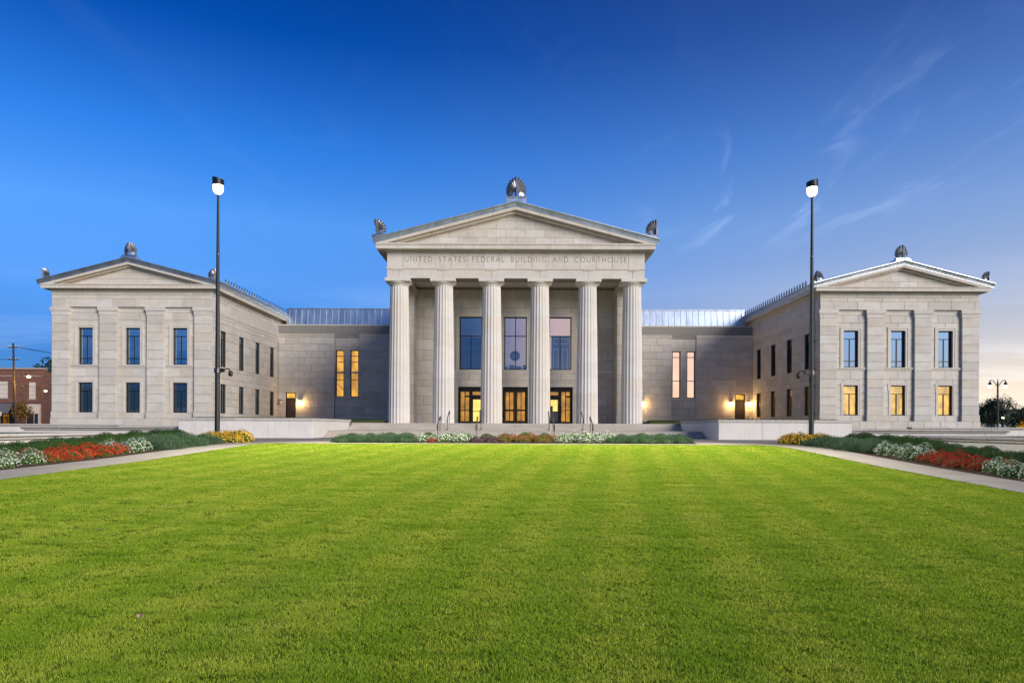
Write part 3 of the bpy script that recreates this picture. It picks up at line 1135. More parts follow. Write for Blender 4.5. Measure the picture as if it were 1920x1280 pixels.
    for yy in frange(62.4, 83.0, 0.62):
        place('antefix', ame, rf, T(sg * (XI - 0.62 - 0.08), yy, zl + 0.44, R(90) if sg < 0 else R(-90)))
    # downpipe by the front corner
    dp = MB()
    dx = sg * (XI - 0.12)
    dp.path([(sg * (XI - 0.5), YW + 0.95, 13.0), (sg * (XI - 0.2), YW + 0.95, 12.6), (dx, YW + 0.95, 12.2), (dx, YW + 0.95, 1.3)], 0.055)
    d = dp.build('downpipe', 'zinc_gutter', CH, Matrix())
    for z in (2.1, 4.6, 6.1, 8.6, 11.2):
        MB().box(dx - 0.09, dx + 0.09, YW + 0.86, YW + 1.04, z, z + 0.10).build('bracket', 'bronze_dark', d, Matrix())
    # outer flank and back
    MO = T(sg * XO, 0, 0, R(-90) if sg < 0 else R(90))
    so = (lambda a, b: (-b, -a)) if sg < 0 else (lambda a, b: (a, b))
    ob = MB().box(*so(YW + 0.3, 86.0), 0.02, 0.4, 0, Z_CB).build('outer_wall', 'limestone', CH, MO)
    MB().sweep(geison(OV), *so(YW + 0.105, 86.2)).build('cornice', 'limestone_cornice', ob, MO, fix=True)
    MB().sweep([(d - 0.62, zl + z) for d, z in GUT], *so(YW - 0.62, 86.2)).build('gutter', 'zinc_gutter', ob, MO, fix=True)
    MB().box(cx - 7.1, cx + 7.1, 86.0, 86.3, 0, Z_CB).build('rear_wall', 'limestone', CH, Matrix())
    # acroteria
    acroterion(cx, YW - 0.40, WZA + 0.24, 1.16, 1.22, ped=(0.68, 0.30))
    zc = WZA - WSL * (7.135 + 0.80)
    for s2 in (-1, 1):
        acroterion(cx + s2 * 7.62, YW - 0.45, zc + 0.20, 0.62, 0.94, half=-s2, ped=(0.62, 0.22))
    return wall


wing(-1)
wing(1)

# ================= link walls with their standing seam roofs =================
for sg in (-1, 1):
    ML = T(0, YL)
    u0, u1 = (-XI + 0.02, -10.0) if sg < 0 else (10.0, XI - 0.02)
    bay = (-20.72, -17.9) if sg < 0 else (17.9, 20.72)
    bc = (bay[0] + bay[1]) / 2
    door = (-26.32, -25.17) if sg < 0 else (25.17, 26.32)
    wz = (4.17, 9.54)
    wins = [(bc - 1.31, bc - 0.37), (bc + 0.37, bc + 1.31)]
    holes = [(*bay, 1.0, 11.0), (*door, 1.3, 4.66)]
    lw = backing(ML, u0, u1, 0.0, 12.40, [(*bay, 1.0, 11.0), holes[1]], name='link_wall')
    clad(lw, ML, u0, u1, 1.3, 11.07, holes, zs=courses(1.3, 11.07, 0.755, [4.66, 11.0]), L=1.52, shift=0.2)
    clad(lw, ML, u0, u1, 11.36, 12.30, (), zs=[11.36, 12.28], L=2.3, name='parapet_block', d=0.06)
    for a, b in ((u0, bay[0]), (bay[1], u1)):
        MB().sweep([(0.06, 11.07), (-0.03, 11.07), (-0.05, 11.2), (-0.12, 11.26), (-0.12, 11.352), (0.06, 11.352)], a, b).build('string_course', 'limestone_smooth', lw, ML, fix=True)
    for a, b in zip(frange(u0, u1, 1.9), frange(u0, u1, 1.9)[1:]):
        MB().box(a + 0.006, b - 0.006, -0.02, 0.5, 12.30, 12.44).build('coping_stone', 'limestone_cornice', lw, ML)
    # recessed bay
    MR = T(0, YL + 0.14)
    bh = [(a, b, *wz) for a, b in wins]
    bw = backing(MR, bay[0], bay[1], 1.0, 11.06, bh, d1=0.5, name='bay_wall')
    clad(bw, MR, bay[0] + 0.01, bay[1] - 0.01, 1.0, 11.05, bh, zs=[1.3, 2.2, 3.05, 3.87, 4.17, 5.24, 6.31, 7.38, 8.45, 9.54, 9.86, 11.05], L=1.41, shift=bc)
    MB().sweep([(0.06, wz[0] - 0.26), (-0.04, wz[0] - 0.26), (-0.09, wz[0] - 0.12), (-0.09, wz[0] - 0.012), (0.06, wz[0] - 0.012)], bay[0] + 0.01, bay[1] - 0.01).build('sill', 'limestone_smooth', bw, MR, fix=True)
    for a, b in wins:
        w_ = window(MR, a, b, *wz, 'tall', 'glass_lit' if sg < 0 else 'glass_view', room='room_gold' if sg < 0 else 'room_reflection_peach', dep=0.22)
        if sg < 0:
            # stair rail and landings seen inside
            q = MB()
            q.box(a, b, 0.75, 0.95, 6.9, 7.15)
            q.box(a, b, 0.75, 0.95, 8.2, 8.28)
            q.build('landing', 'cream_render', w_, MR)
            if a < bc - 0.4:
                MB().path([(a, 0.8, 5.7), (b, 0.8, 4.8)], 0.035).build('handrail', 'room_dark', w_, MR)
    # service door
    d = MB()
    da, db = door
    d.box(da, da + 0.09, 0.10, 0.26, 1.3, 4.66)
    d.box(db - 0.09, db, 0.10, 0.26, 1.3, 4.66)
    d.box(da + 0.09, db - 0.09, 0.10, 0.26, 4.57, 4.66)
    d.box(da + 0.09, db - 0.09, 0.10, 0.26, 3.93, 4.02)
    dd = d.build('service_door', 'bronze_dark', CH, ML)
    lf = MB().box(da + 0.10, db - 0.10, 0.15, 0.21, 1.3, 3.925).build('leaf', 'door_brown', dd)
    for a2, b2 in ((1.6, 2.5), (2.65, 3.7)):
        MB().box(da + 0.25, db - 0.25, 0.135, 0.149, a2, b2).build('panel', 'door_brown', dd)
    MB().tube((db - 0.2, 0.10, 2.55), (db - 0.2, 0.15, 2.55), 0.05).build('handle', 'rail_metal', dd)
    MB().add([(da + 0.09, 0.18, 4.02), (db - 0.09, 0.18, 4.02), (db - 0.09, 0.18, 4.57), (da + 0.09, 0.18, 4.57)], [(0, 1, 2, 3)]).build('transom_pane', 'glass_lit', dd)
    MB().box(da, db, 0.5, 0.52, 3.9, 4.7).build('lit_hall', 'room_yellow', dd)
    # standing seam roof
    x0, x1 = (-XI + 0.64, -9.6) if sg < 0 else (9.6, XI - 0.64)
    ya, za, yb, zb = YL + 0.75, 12.32, YL + 1.02, 14.40
    rr = MB().add([(x0, ya, za), (x1, ya, za), (x1, yb, zb), (x0, yb, zb), (x0, yb + 8, zb + 0.2), (x1, yb + 8, zb + 0.2)], [(0, 1, 2, 3), (3, 2, 5, 4)]).build('link_roof', 'zinc', CH, Matrix())
    for x in frange(x0 + 0.35, x1 - 0.35, 0.70):
        sm = cached('seam', lambda: MB().add([(-0.02, 0, 0), (0.02, 0, 0), (0.02, -0.045, 0.06), (-0.02, -0.045, 0.06),
                                             (-0.02, yb - ya, zb - za), (0.02, yb - ya, zb - za), (0.02, yb - ya - 0.045, zb - za + 0.06), (-0.02, yb - ya - 0.045, zb - za + 0.06)],
                                            [(0, 1, 2, 3), (3, 2, 6, 7), (0, 3, 7, 4), (2, 1, 5, 6), (4, 7, 6, 5)]).mesh('seam', 'zinc_gutter'))
        place('seam', sm, rr, T(x, ya, za))
    MB().box(x0, x1, yb - 0.09, yb + 0.05, zb - 0.02, zb + 0.07).build('ridge_flashing', 'zinc_gutter', rr, Matrix())

# ================= portico =================
YC, ZP = 55.65, 1.10
COLX = [-9.48, -5.85, -1.96, 1.96, 5.85, 9.48]
Z_SH, Z_EC, Z_AB = 12.18, 12.47, 12.74


def col_r(z):
    t = (z - ZP) / (Z_SH - ZP)
    return 0.885 + (0.735 - 0.885) * t + 0.022 * math.sin(math.pi * t)


def ring(m, r, z, fl=1.0):
    for k in range(20):
        for j in range(6):
            a = 2 * math.pi * (k + j / 6) / 20
            s = math.sin(math.pi * j / 6)
            rr = r * (1 - 0.062 * s * fl)
            m.v.append((rr * math.cos(a), rr * math.sin(a), z))


drz = frange(ZP, Z_SH, (Z_SH - ZP) / 9)
drums = []
for k, (a, b) in enumerate(zip(drz, drz[1:])):
    m = MB()
    for z, dr in ((a, 0.012), (a + 0.012, 0), ((a + b) / 2, 0), (b - 0.012, 0), (b, 0.012)):
        ring(m, col_r(z) - dr, z - a)
    for q in range(4):
        for i in range(120):
            m.quad(q * 120 + i, q * 120 + (i + 1) % 120, (q + 1) * 120 + (i + 1) % 120, (q + 1) * 120 + i)
    m.quad(*range(4 * 120, 5 * 120))
    drums.append((a, m.mesh('column_drum', 'limestone_column')))
ech = MB().lathe([(0.72, Z_SH + 0.002), (0.755, Z_SH + 0.01), (0.755, Z_SH + 0.045), (0.735, Z_SH + 0.05), (0.78, Z_SH + 0.09), (0.90, Z_SH + 0.18), (0.985, Z_SH + 0.25), (0.985, Z_EC)], 48).mesh('echinus', 'limestone_column', smooth=True)
aba = MB().cbox(-1.02, 1.02, -1.02, 1.02, Z_EC + 0.002, Z_AB - 0.003, 0.012).mesh('abacus', 'limestone_column')
for x in COLX:
    c = place('column', None, CH, T(x, YC))
    for a, me in drums:
        place('column_drum', me, c, T(x, YC, a))
    place('echinus', ech, c)
    place('abacus', aba, c)

EH = 10.36          # half width of the entablature
YE = 54.85
Z_TA, Z_FT, Z_GT = 13.56, 14.92, 15.37
ME = T(0, YE)
ent = MB().box(-EH + 0.05, EH - 0.05, 0.05, 1.55, Z_AB, Z_FT).build('portico_entablature', 'mortar', CH, ME)
# architrave: beams centred over the columns
js = [-EH] + [(-9.48 - 5.85) / 2 + 0.0] + []
js = [-EH, -9.48 + 0.1, -5.85, -1.96, 1.96, 5.85, 9.48 - 0.1, EH]
for a, b in zip(js, js[1:]):
    MB().box(a + GAP / 2, b - GAP / 2, 0.0, 1.6, Z_AB + 0.002, Z_TA - 0.10, c=0.012).build('architrave_block', 'limestone_smooth', ent, ME)
MB().sweep([(0.06, Z_TA - 0.098), (-0.06, Z_TA - 0.098), (-0.06, Z_TA), (0.06, Z_TA)], -EH - 0.06, EH + 0.06).build('taenia', 'limestone_smooth', ent, ME, fix=True)
for x in COLX:
    rg = MB().box(-0.44, 0.44, -0.052, 0.05, Z_TA - 0.15, Z_TA - 0.102).build('regula', 'limestone_smooth', ent, ME @ Matrix.Translation((max(-EH + 0.46, min(EH - 0.46, x)), 0, 0)))
    for k in range(6):
        xx = max(-EH + 0.46, min(EH - 0.46, x)) - 0.37 + k * 0.148
        gm = cached('gutta', lambda: MB().lathe([(0.042, -0.07), (0.03, 0.0)], 8).mesh('gutta', 'limestone_smooth'))
        place('gutta', gm, ent, ME @ Matrix.Translation((xx, -0.015, Z_TA - 0.152)))
fx = frange(-EH, EH, 2 * EH / 16)
for a, b in zip(fx, fx[1:]):
    place('frieze_block', block_mesh(round(b - a - GAP, 3), round(Z_FT - 0.10 - Z_TA - GAP, 3), 'limestone_smooth'), ent, ME @ Matrix.Translation(((a + b) / 2, 0.0, (Z_TA + Z_FT - 0.10) / 2)))
MB().sweep([(0.06, Z_FT - 0.098), (-0.05, Z_FT - 0.098), (-0.10, Z_FT - 0.03), (-0.10, Z_FT - 0.003), (0.06, Z_FT - 0.003)], -EH - 0.1, EH + 0.1).build('bed_moulding', 'limestone_smooth', ent, ME, fix=True)
OVP = 0.74
GP_PROF = [(0.12, Z_FT), (-0.10, Z_FT), (-0.16, Z_FT + 0.06), (-OVP + 0.06, Z_FT + 0.06), (-OVP + 0.06, Z_FT + 0.0), (-OVP, Z_FT + 0.0), (-OVP, Z_FT + 0.28), (-OVP - 0.07, Z_FT + 0.33), (-OVP - 0.07, Z_GT), (0.12, Z_GT)]
xs = frange(-EH - OVP, EH + OVP, (EH + OVP) * 2 / 13)
for a, b in zip(xs, xs[1:]):
    me = cached(('pgeis', round(b - a, 3)), lambda: MB().sweep(GP_PROF, -(b - a) / 2 + 0.006, (b - a) / 2 - 0.006).mesh('cornice_block', 'limestone_cornice', fix=True))
    place('cornice_block', me, ent, ME @ Matrix.Translation(((a + b) / 2, 0, 0)))
PSL, PZA = 0.261, 18.69
pediment(0, EH, Z_GT, PZA, PSL, YE, 0.78, 11.33, 'zinc_gutter', tg=0.40, ts=0.40)
prf = gable_roof(0, EH + 0.80, PZA, PSL, YE - 0.7, 92, 'zinc', 'portico_roof')
# flanks of the portico and of the hall behind it
for sg in (-1, 1):
    MS = T(sg * EH, 0, 0, R(-90) if sg < 0 else R(90))
    su = (lambda a, b: (-b, -a)) if sg < 0 else (lambda a, b: (a, b))
    e2 = MB().box(*su(YE + 1.62, 92), 0.002, 1.5, Z_AB, Z_FT).build('flank_entablature', 'limestone', CH, MS)
    MB().sweep([(0.06, Z_TA - 0.098), (-0.06, Z_TA - 0.098), (-0.06, Z_TA), (0.06, Z_TA)], *su(YE + 0.07, 92)).build('taenia', 'limestone_smooth', e2, MS, fix=True)
    ys = frange(YE + 0.13, 92, 1.75)
    for a, b in zip(ys, ys[1:]):
        me = cached(('pgeis2', round(b - a, 3)), lambda: MB().sweep(GP_PROF, -(b - a) / 2 + 0.006, (b - a) / 2 - 0.006).mesh('cornice_block', 'limestone_cornice', fix=True))
        uu = su(a, b)
        place('cornice_block', me, e2, MS @ Matrix.Translation(((uu[0] + uu[1]) / 2, 0, 0)))
    zl = PZA - 0.40 - PSL * (EH + 0.78)
    MB().sweep([(d - 0.78, zl + z) for d, z in GUT], *su(YE - 0.78, 92)).build('gutter', 'zinc_gutter', prf, MS, fix=True)
    MB().box(*su(59.4, 92), 0.3, 0.8, 0, Z_AB).build('flank_wall', 'limestone', CH, MS)
    # anta in front of the back wall
    xa, xb = (-10.22, -8.58) if sg < 0 else (8.58, 10.22)
    an = MB().box(xa + 0.05, xb - 0.05, 57.75, 59.6, ZP, Z_AB).build('anta', 'mortar', CH, Matrix())
    zs = frange(ZP, Z_AB, 0.83)
    for k, (a, b) in enumerate(zip(zs, zs[1:])):
        e = 0.05 if k == 0 else (0.06 if k == len(zs) - 2 else 0)
        MB().box(xa - e, xb + e, 57.7 - e, 59.44, a + GAP / 2, b - GAP / 2, c=0.011).build('anta_block', 'limestone', an, Matrix())
for s2 in (-1, 1):
    acroterion(s2 * (11.12), YE - 0.62, PZA - PSL * 11.2 + 0.28, 0.82, 1.26, half=-s2, ped=(0.86, 0.26))
acroterion(0, YE - 0.55, PZA + 0.38, 1.62, 1.66, ped=(0.82, 0.34))

# back wall with three windows over three entrances
YB = 59.5
MBK = T(0, YB)
WX = [-3.9, 0, 3.9]
wz, dz_ = (5.80, 10.40), (ZP, 4.31)
holes = []
for x in WX:
    holes += [(x - 0.985, x + 0.985, *wz), (x - 1.1, x + 1.1, *dz_)]
bw = backing(MBK, -8.7, 8.7, ZP, 13.0, holes, name='portico_wall')
clad(bw, MBK, -8.6, 8.6, ZP, 12.74, holes + [(-8.6, 8.6, 5.48, 5.78)], zs=[ZP, 1.9, 2.7, 3.5, 4.31, 4.9, 5.48, 5.78, 5.80, 6.7, 7.6, 8.55, 9.5, 10.4, 11.2, 12.0, 12.74][:7] + [5.78, 6.6, 7.5, 8.45, 9.43, 10.4, 11.2, 12.0, 12.74], L=1.6)
MB().sweep([(0.06, 5.482), (-0.05, 5.482), (-0.06, 5.6), (-0.12, 5.68), (-0.12, 5.778), (0.06, 5.778)], -8.55, 8.55).build('string_course', 'limestone_smooth', bw, MBK, fix=True)
MB().box(-8.55, 8.55, -0.05, 0.06, ZP, ZP + 0.28).build('skirting', 'limestone_smooth', bw, MBK) if False else None
# coffered ceiling
cl_ = MB().box(-EH + 0.6, EH - 0.6, YE + 1.65, YB, 12.95, 13.15).build('portico_ceiling', 'limestone_smooth', CH, Matrix())
for x in COLX[1:-1]:
    MB().box(x - 0.45, x + 0.45, YE + 1.63, YB - 0.02, 12.76, 12.948).build('ceiling_beam', 'limestone_smooth', cl_, Matrix())
for i, x in enumerate(WX):
    w_ = window(MBK, x - 0.985, x + 0.985, *wz, 'portico_middle' if i == 1 else 'portico', 'glass_view', dep=0.26)
    surround(w_, MBK, x - 0.985, x + 0.985, *wz, w=0.30, proud=0.08)

# court room seen behind the upper windows
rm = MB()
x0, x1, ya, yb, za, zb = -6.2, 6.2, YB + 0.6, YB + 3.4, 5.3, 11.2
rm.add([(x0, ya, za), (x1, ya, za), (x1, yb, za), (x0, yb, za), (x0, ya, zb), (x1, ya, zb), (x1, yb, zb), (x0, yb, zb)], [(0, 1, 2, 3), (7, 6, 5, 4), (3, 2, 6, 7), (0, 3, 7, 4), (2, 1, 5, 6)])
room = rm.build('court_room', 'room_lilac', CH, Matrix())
dr = MB()
dr.box(3.3, 5.0, yb - 0.12, yb - 0.02, 5.3, 9.2)
dr.build('room_door', 'room_blue_panel', room, Matrix())
fm = MB()
for (a, b, c, d) in ((3.5, 4.85, 8.45, 8.95), (3.45, 3.95, 5.9, 8.0), (4.3, 4.8, 5.9, 8.0)):
    for (p, q, r_, s) in ((a, b, c, c + 0.05), (a, b, d - 0.05, d), (a, a + 0.05, c + 0.05, d - 0.05), (b - 0.05, b, c + 0.05, d - 0.05)):
        fm.box(p, q, yb - 0.15, yb - 0.121, r_, s)
fm.build('door_moulding', 'seal_pale', room, Matrix())
cm = MB()
for k in range(16):
    cm.tube((-5.0 + k * 0.13, yb - 0.2, 5.3), (-5.0 + k * 0.13, yb - 0.2, 9.0), 0.075, n=8)
cm.build('curtain', 'room_blue_panel', room, Matrix())
se = MB().lathe([(0.46, 0.0), (0.46, 0.05), (0.36, 0.06), (0.36, 0.05)], 32).mesh('wall_seal', 'seal_blue')
place('wall_seal', se, room, Matrix.Translation((-0.05, yb - 0.02, 7.35)) @ Matrix.Rotation(R(90), 4, 'X'))
st = MB()
for k in range(12):
    a = 2 * math.pi * k / 12
    st.tube((-0.05 + 0.08 * math.cos(a), yb - 0.085, 7.35 + 0.08 * math.sin(a)), (-0.05 + 0.3 * math.cos(a), yb - 0.085, 7.35 + 0.3 * math.sin(a)), 0.03, 0.012, 6)
st.build('seal_star', 'seal_pale', room, Matrix())
for k in range(4):
    xx = -0.95 + k * 0.62
    ch = MB().box(-0.26, 0.26, -0.06, 0.06, 0, 1.0, c=0.05)
    ch.box(-0.24, 0.24, -0.5, -0.05, 0.3, 0.4)
    ch.build('chair_back', 'room_blue_panel', room, T(xx, YB + 2.4, 5.32 + 0.1 * (k % 2)))

# entrances: glazed bronze doors with a lit lobby behind
lob = MB()
x0, x1, ya, yb, za, zb = -6.0, 6.0, YB + 0.55, YB + 3.0, ZP + 0.01, 4.9
lob.add([(x0, ya, za), (x1, ya, za), (x1, yb, za), (x0, yb, za), (x0, ya, zb), (x1, ya, zb), (x1, yb, zb), (x0, yb, zb)], [(0, 1, 2, 3), (7, 6, 5, 4), (3, 2, 6, 7), (0, 3, 7, 4), (2, 1, 5, 6)])
lobby = lob.build('lobby', 'room_amber', CH, Matrix())
for xx, w2 in ((-3.3, 0.55), (3.3, 0.55)):
    MB().box(xx - w2, xx + w2, yb - 0.06, yb - 0.02, ZP + 0.1, 3.5).build('lit_opening', 'room_bright', lobby, Matrix())
MB().box(-3.2, -2.7, YB + 1.6, YB + 2.1, ZP + 0.02, 2.35).build('desk', 'room_dark', lobby, Matrix())
MB().box(3.0, 3.35, YB + 1.4, YB + 1.8, ZP + 0.02, 2.7).build('cabinet', 'room_dark', lobby, Matrix())
MB().box(3.4, 4.1, YB + 1.9, YB + 2.3, ZP + 0.02, 2.2).build('bench', 'room_dark', lobby, Matrix())
for i, x in enumerate(WX):
    dp0, dp1 = 0.20, 0.36
    f = MB()
    a, b, lo, hi = x - 1.1, x + 1.1, ZP, 4.31
    f.box(a, a + 0.16, dp0, dp1, lo, hi)
    f.box(b - 0.16, b, dp0, dp1, lo, hi)
    f.box(a + 0.16, b - 0.16, dp0, dp1, hi - 0.36, hi)
    f.box(x - 0.07, x + 0.07, dp0 - 0.01, dp1, lo, hi - 0.36)
    e = f.build('entrance', 'bronze_dark', CH, MBK)
    surround(e, MBK, a, b, lo, hi, w=0.24, proud=0.07)
    for s2 in (-1, 1):
        l0, l1 = (a + 0.165, x - 0.075) if s2 < 0 else (x + 0.075, b - 0.165)
        split = i == 1 or (i == 0) == (s2 < 0)
        t0 = hi - 0.36
        if i == 1:
            panes = [(l0 + 0.10, (l0 + l1) / 2 - 0.03, 2.35, t0 - 0.1), ((l0 + l1) / 2 + 0.03, l1 - 0.10, 2.35, t0 - 0.1), (l0 + 0.10, (l0 + l1) / 2 - 0.03, 1.35, 2.2), ((l0 + l1) / 2 + 0.03, l1 - 0.10, 1.35, 2.2)]
        elif split:
            panes = [(l0 + 0.06, (l0 + l1) / 2 - 0.04, 2.3, t0 - 0.06), ((l0 + l1) / 2 + 0.04, l1 - 0.06, 2.3, 3.4), ((l0 + l1) / 2 + 0.04, l1 - 0.06, 3.55, t0 - 0.06), (l0 + 0.06, (l0 + l1) / 2 - 0.04, 1.3, 2.24), ((l0 + l1) / 2 + 0.04, l1 - 0.06, 1.3, 2.24)]
        else:
            panes = [(l0 + 0.08, l1 - 0.06, 3.6, t0 - 0.06), (l0 + 0.12, l1 - 0.08, 2.2, 3.2), (l0 + 0.12, l1 - 0.08, 1.3, 2.14)]
        lf = backing(MBK, l0, l1, lo + 0.01, t0 - 0.003, panes, d0=0.25, d1=0.31, name='door_leaf', mat='bronze_dark', parent=e)
        for (p, q, r_, s) in panes:
            MB().add([(p, 0.28, r_), (q, 0.28, r_), (q, 0.28, s), (p, 0.28, s)], [(0, 1, 2, 3)]).build('door_pane', 'glass_lit', e, MBK)
        hx = x + s2 * 0.16
        MB().path([(hx, 0.25, 2.05), (hx, 0.19, 2.07), (hx, 0.19, 2.6), (hx, 0.25, 2.62)], 0.018, 6).build('pull_handle', 'rail_metal', e, MBK)

# ---- the inscription: flat strips, dark colour standing in for groove shade ------------------------------------------------
def arc(cx, cy, rx, ry, a0, a1, n=10):
    return [(cx + rx * math.cos(R(a0 + (a1 - a0) * i / n)), cy + ry * math.sin(R(a0 + (a1 - a0) * i / n))) for i in range(n + 1)]


GLY = {
    'U': (0.78, [[(0.08, 1), (0.08, 0.34)] + arc(0.39, 0.33, 0.31, 0.33, 180, 360) + [(0.70, 0.34), (0.70, 1)]]),
    'N': (0.84, [[(0.08, 0), (0.08, 1), (0.76, 0), (0.76, 1)]]),
    'I': (0.22, [[(0.11, 0), (0.11, 1)]]),
    'T': (0.70, [[(0.02, 1), (0.68, 1)], [(0.35, 0), (0.35, 1)]]),
    'E': (0.58, [[(0.54, 1), (0.08, 1), (0.08, 0), (0.56, 0)], [(0.08, 0.52), (0.48, 0.52)]]),
    'D': (0.84, [[(0.08, 0), (0.08, 1), (0.30, 1)] + arc(0.30, 0.5, 0.47, 0.5, 90, -90, 14) + [(0.08, 0)]]),
    'S': (0.56, [arc(0.28, 0.745, 0.21, 0.245, 40, 270, 10) + arc(0.27, 0.25, 0.23, 0.25, 88, -145, 10)]),
    'A': (0.82, [[(0.02, 0), (0.41, 1), (0.80, 0)], [(0.17, 0.36), (0.65, 0.36)]]),
    'F': (0.54, [[(0.08, 0), (0.08, 1), (0.52, 1)], [(0.08, 0.52), (0.44, 0.52)]]),
    'R': (0.64, [[(0.08, 0), (0.08, 1), (0.30, 1)] + arc(0.30, 0.76, 0.24, 0.24, 90, -90, 9) + [(0.08, 0.52)], [(0.30, 0.52), (0.62, 0)]]),
    'L': (0.56, [[(0.08, 1), (0.08, 0), (0.54, 0)]]),
    'B': (0.64, [[(0.08, 0.52), (0.08, 1), (0.30, 1)] + arc(0.30, 0.76, 0.22, 0.24, 90, -90, 9) + [(0.08, 0.52)], [(0.08, 0.52), (0.32, 0.52)] + arc(0.32, 0.26, 0.26, 0.26, 90, -90, 9) + [(0.08, 0), (0.08, 0.52)]]),
    'G': (0.88, [arc(0.48, 0.5, 0.43, 0.5, 48, 318, 18) + [(0.80, 0.40), (0.56, 0.40)]]),
    'C': (0.84, [arc(0.48, 0.5, 0.43, 0.5, 48, 312, 18)]),
    'O': (0.98, [arc(0.49, 0.5, 0.45, 0.5, 0, 360, 26)]),
    'H': (0.82, [[(0.08, 0), (0.08, 1)], [(0.74, 0), (0.74, 1)], [(0.08, 0.52), (0.74, 0.52)]]),
}


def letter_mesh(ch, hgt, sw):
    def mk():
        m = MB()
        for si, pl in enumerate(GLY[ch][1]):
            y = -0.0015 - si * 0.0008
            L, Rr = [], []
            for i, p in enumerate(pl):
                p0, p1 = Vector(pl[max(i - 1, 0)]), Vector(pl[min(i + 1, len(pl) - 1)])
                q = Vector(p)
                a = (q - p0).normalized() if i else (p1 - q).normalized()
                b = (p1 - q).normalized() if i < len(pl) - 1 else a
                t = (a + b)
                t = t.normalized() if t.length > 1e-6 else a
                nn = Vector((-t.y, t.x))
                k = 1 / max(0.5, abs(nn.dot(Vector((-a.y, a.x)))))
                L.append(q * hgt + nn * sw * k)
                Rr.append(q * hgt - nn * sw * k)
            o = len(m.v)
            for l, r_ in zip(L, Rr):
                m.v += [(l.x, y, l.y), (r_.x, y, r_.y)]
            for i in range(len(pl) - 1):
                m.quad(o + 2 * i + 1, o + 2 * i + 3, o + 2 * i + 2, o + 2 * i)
        return m.mesh('letter', 'letter_groove_shade')
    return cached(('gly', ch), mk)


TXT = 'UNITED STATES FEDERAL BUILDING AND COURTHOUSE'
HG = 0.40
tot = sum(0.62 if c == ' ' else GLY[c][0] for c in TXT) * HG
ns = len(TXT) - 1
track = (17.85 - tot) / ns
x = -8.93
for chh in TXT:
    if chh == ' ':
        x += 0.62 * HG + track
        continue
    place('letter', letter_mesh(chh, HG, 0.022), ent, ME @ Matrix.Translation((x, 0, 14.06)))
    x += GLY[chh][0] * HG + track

# ---- wall blocks: the 300 that show largest become parts, the rest one part
BLOCKS.sort(key=lambda b: -b[0])
for (s, par, MM, w, h, mat) in BLOCKS[:300]:
    place('wall_block', block_mesh(w, h, mat), par, MM)
rest = MB()
for (s, par, MM, w, h, mat) in BLOCKS[300:]:
    me = block_mesh(w, h, mat)
    rest.add([tuple(v.co) for v in me.vertices], [tuple(p.vertices) for p in me.polygons], MM)
tag(rest.build('ashlar_facing', 'limestone', CH, Matrix()), kind='stuff')
print('wall blocks', len(BLOCKS))

# ------------------------------------------------------------------ steps and terraces
ST = thing('entrance_steps', 'broad pale stone steps in two flights up to the portico', 'steps', T(0, 46, 0))
SX = 12.75
zb = g(0, 45.6)
levels = []
y = 45.6
lo_top = 0.56
for k in range(3):
    levels.append((y, zb + (lo_top - zb) * (k + 1) / 3, 0.5 if k < 2 else 5.6))
    y += 0.5 if k < 2 else 0
yu = 52.0
for k in range(4):
    levels.append((yu + k * 0.42, lo_top + (ZP - lo_top) * (k + 1) / 4, 0.42 if k < 3 else 6.6))
prev = 0.0
for k, (y0, z1, dep) in enumerate(levels):
    xs = frange(-SX, SX, 2.55)
    y1 = y0 + dep + 0.05
    hh = 0.165
    for a, b in zip(xs, xs[1:]):
        m = MB()
        m.cbox(a + 0.005, b - 0.005, y0, y1, z1 - 0.07, z1, 0.012)
        m.box(a + 0.005, b - 0.005, y0 + 0.035, y1, z1 - hh - 0.05, z1 - 0.072)
        m.build('step_stone', 'step_stone', ST, Matrix())
MB().box(-SX, SX, 53.4, 60, 0, ZP - 0.08).build('landing_core', 'mortar', ST, Matrix())
MB().box(-SX, SX, 46.7, 53.3, -0.2, 0.44).build('landing_core', 'mortar', ST, Matrix())

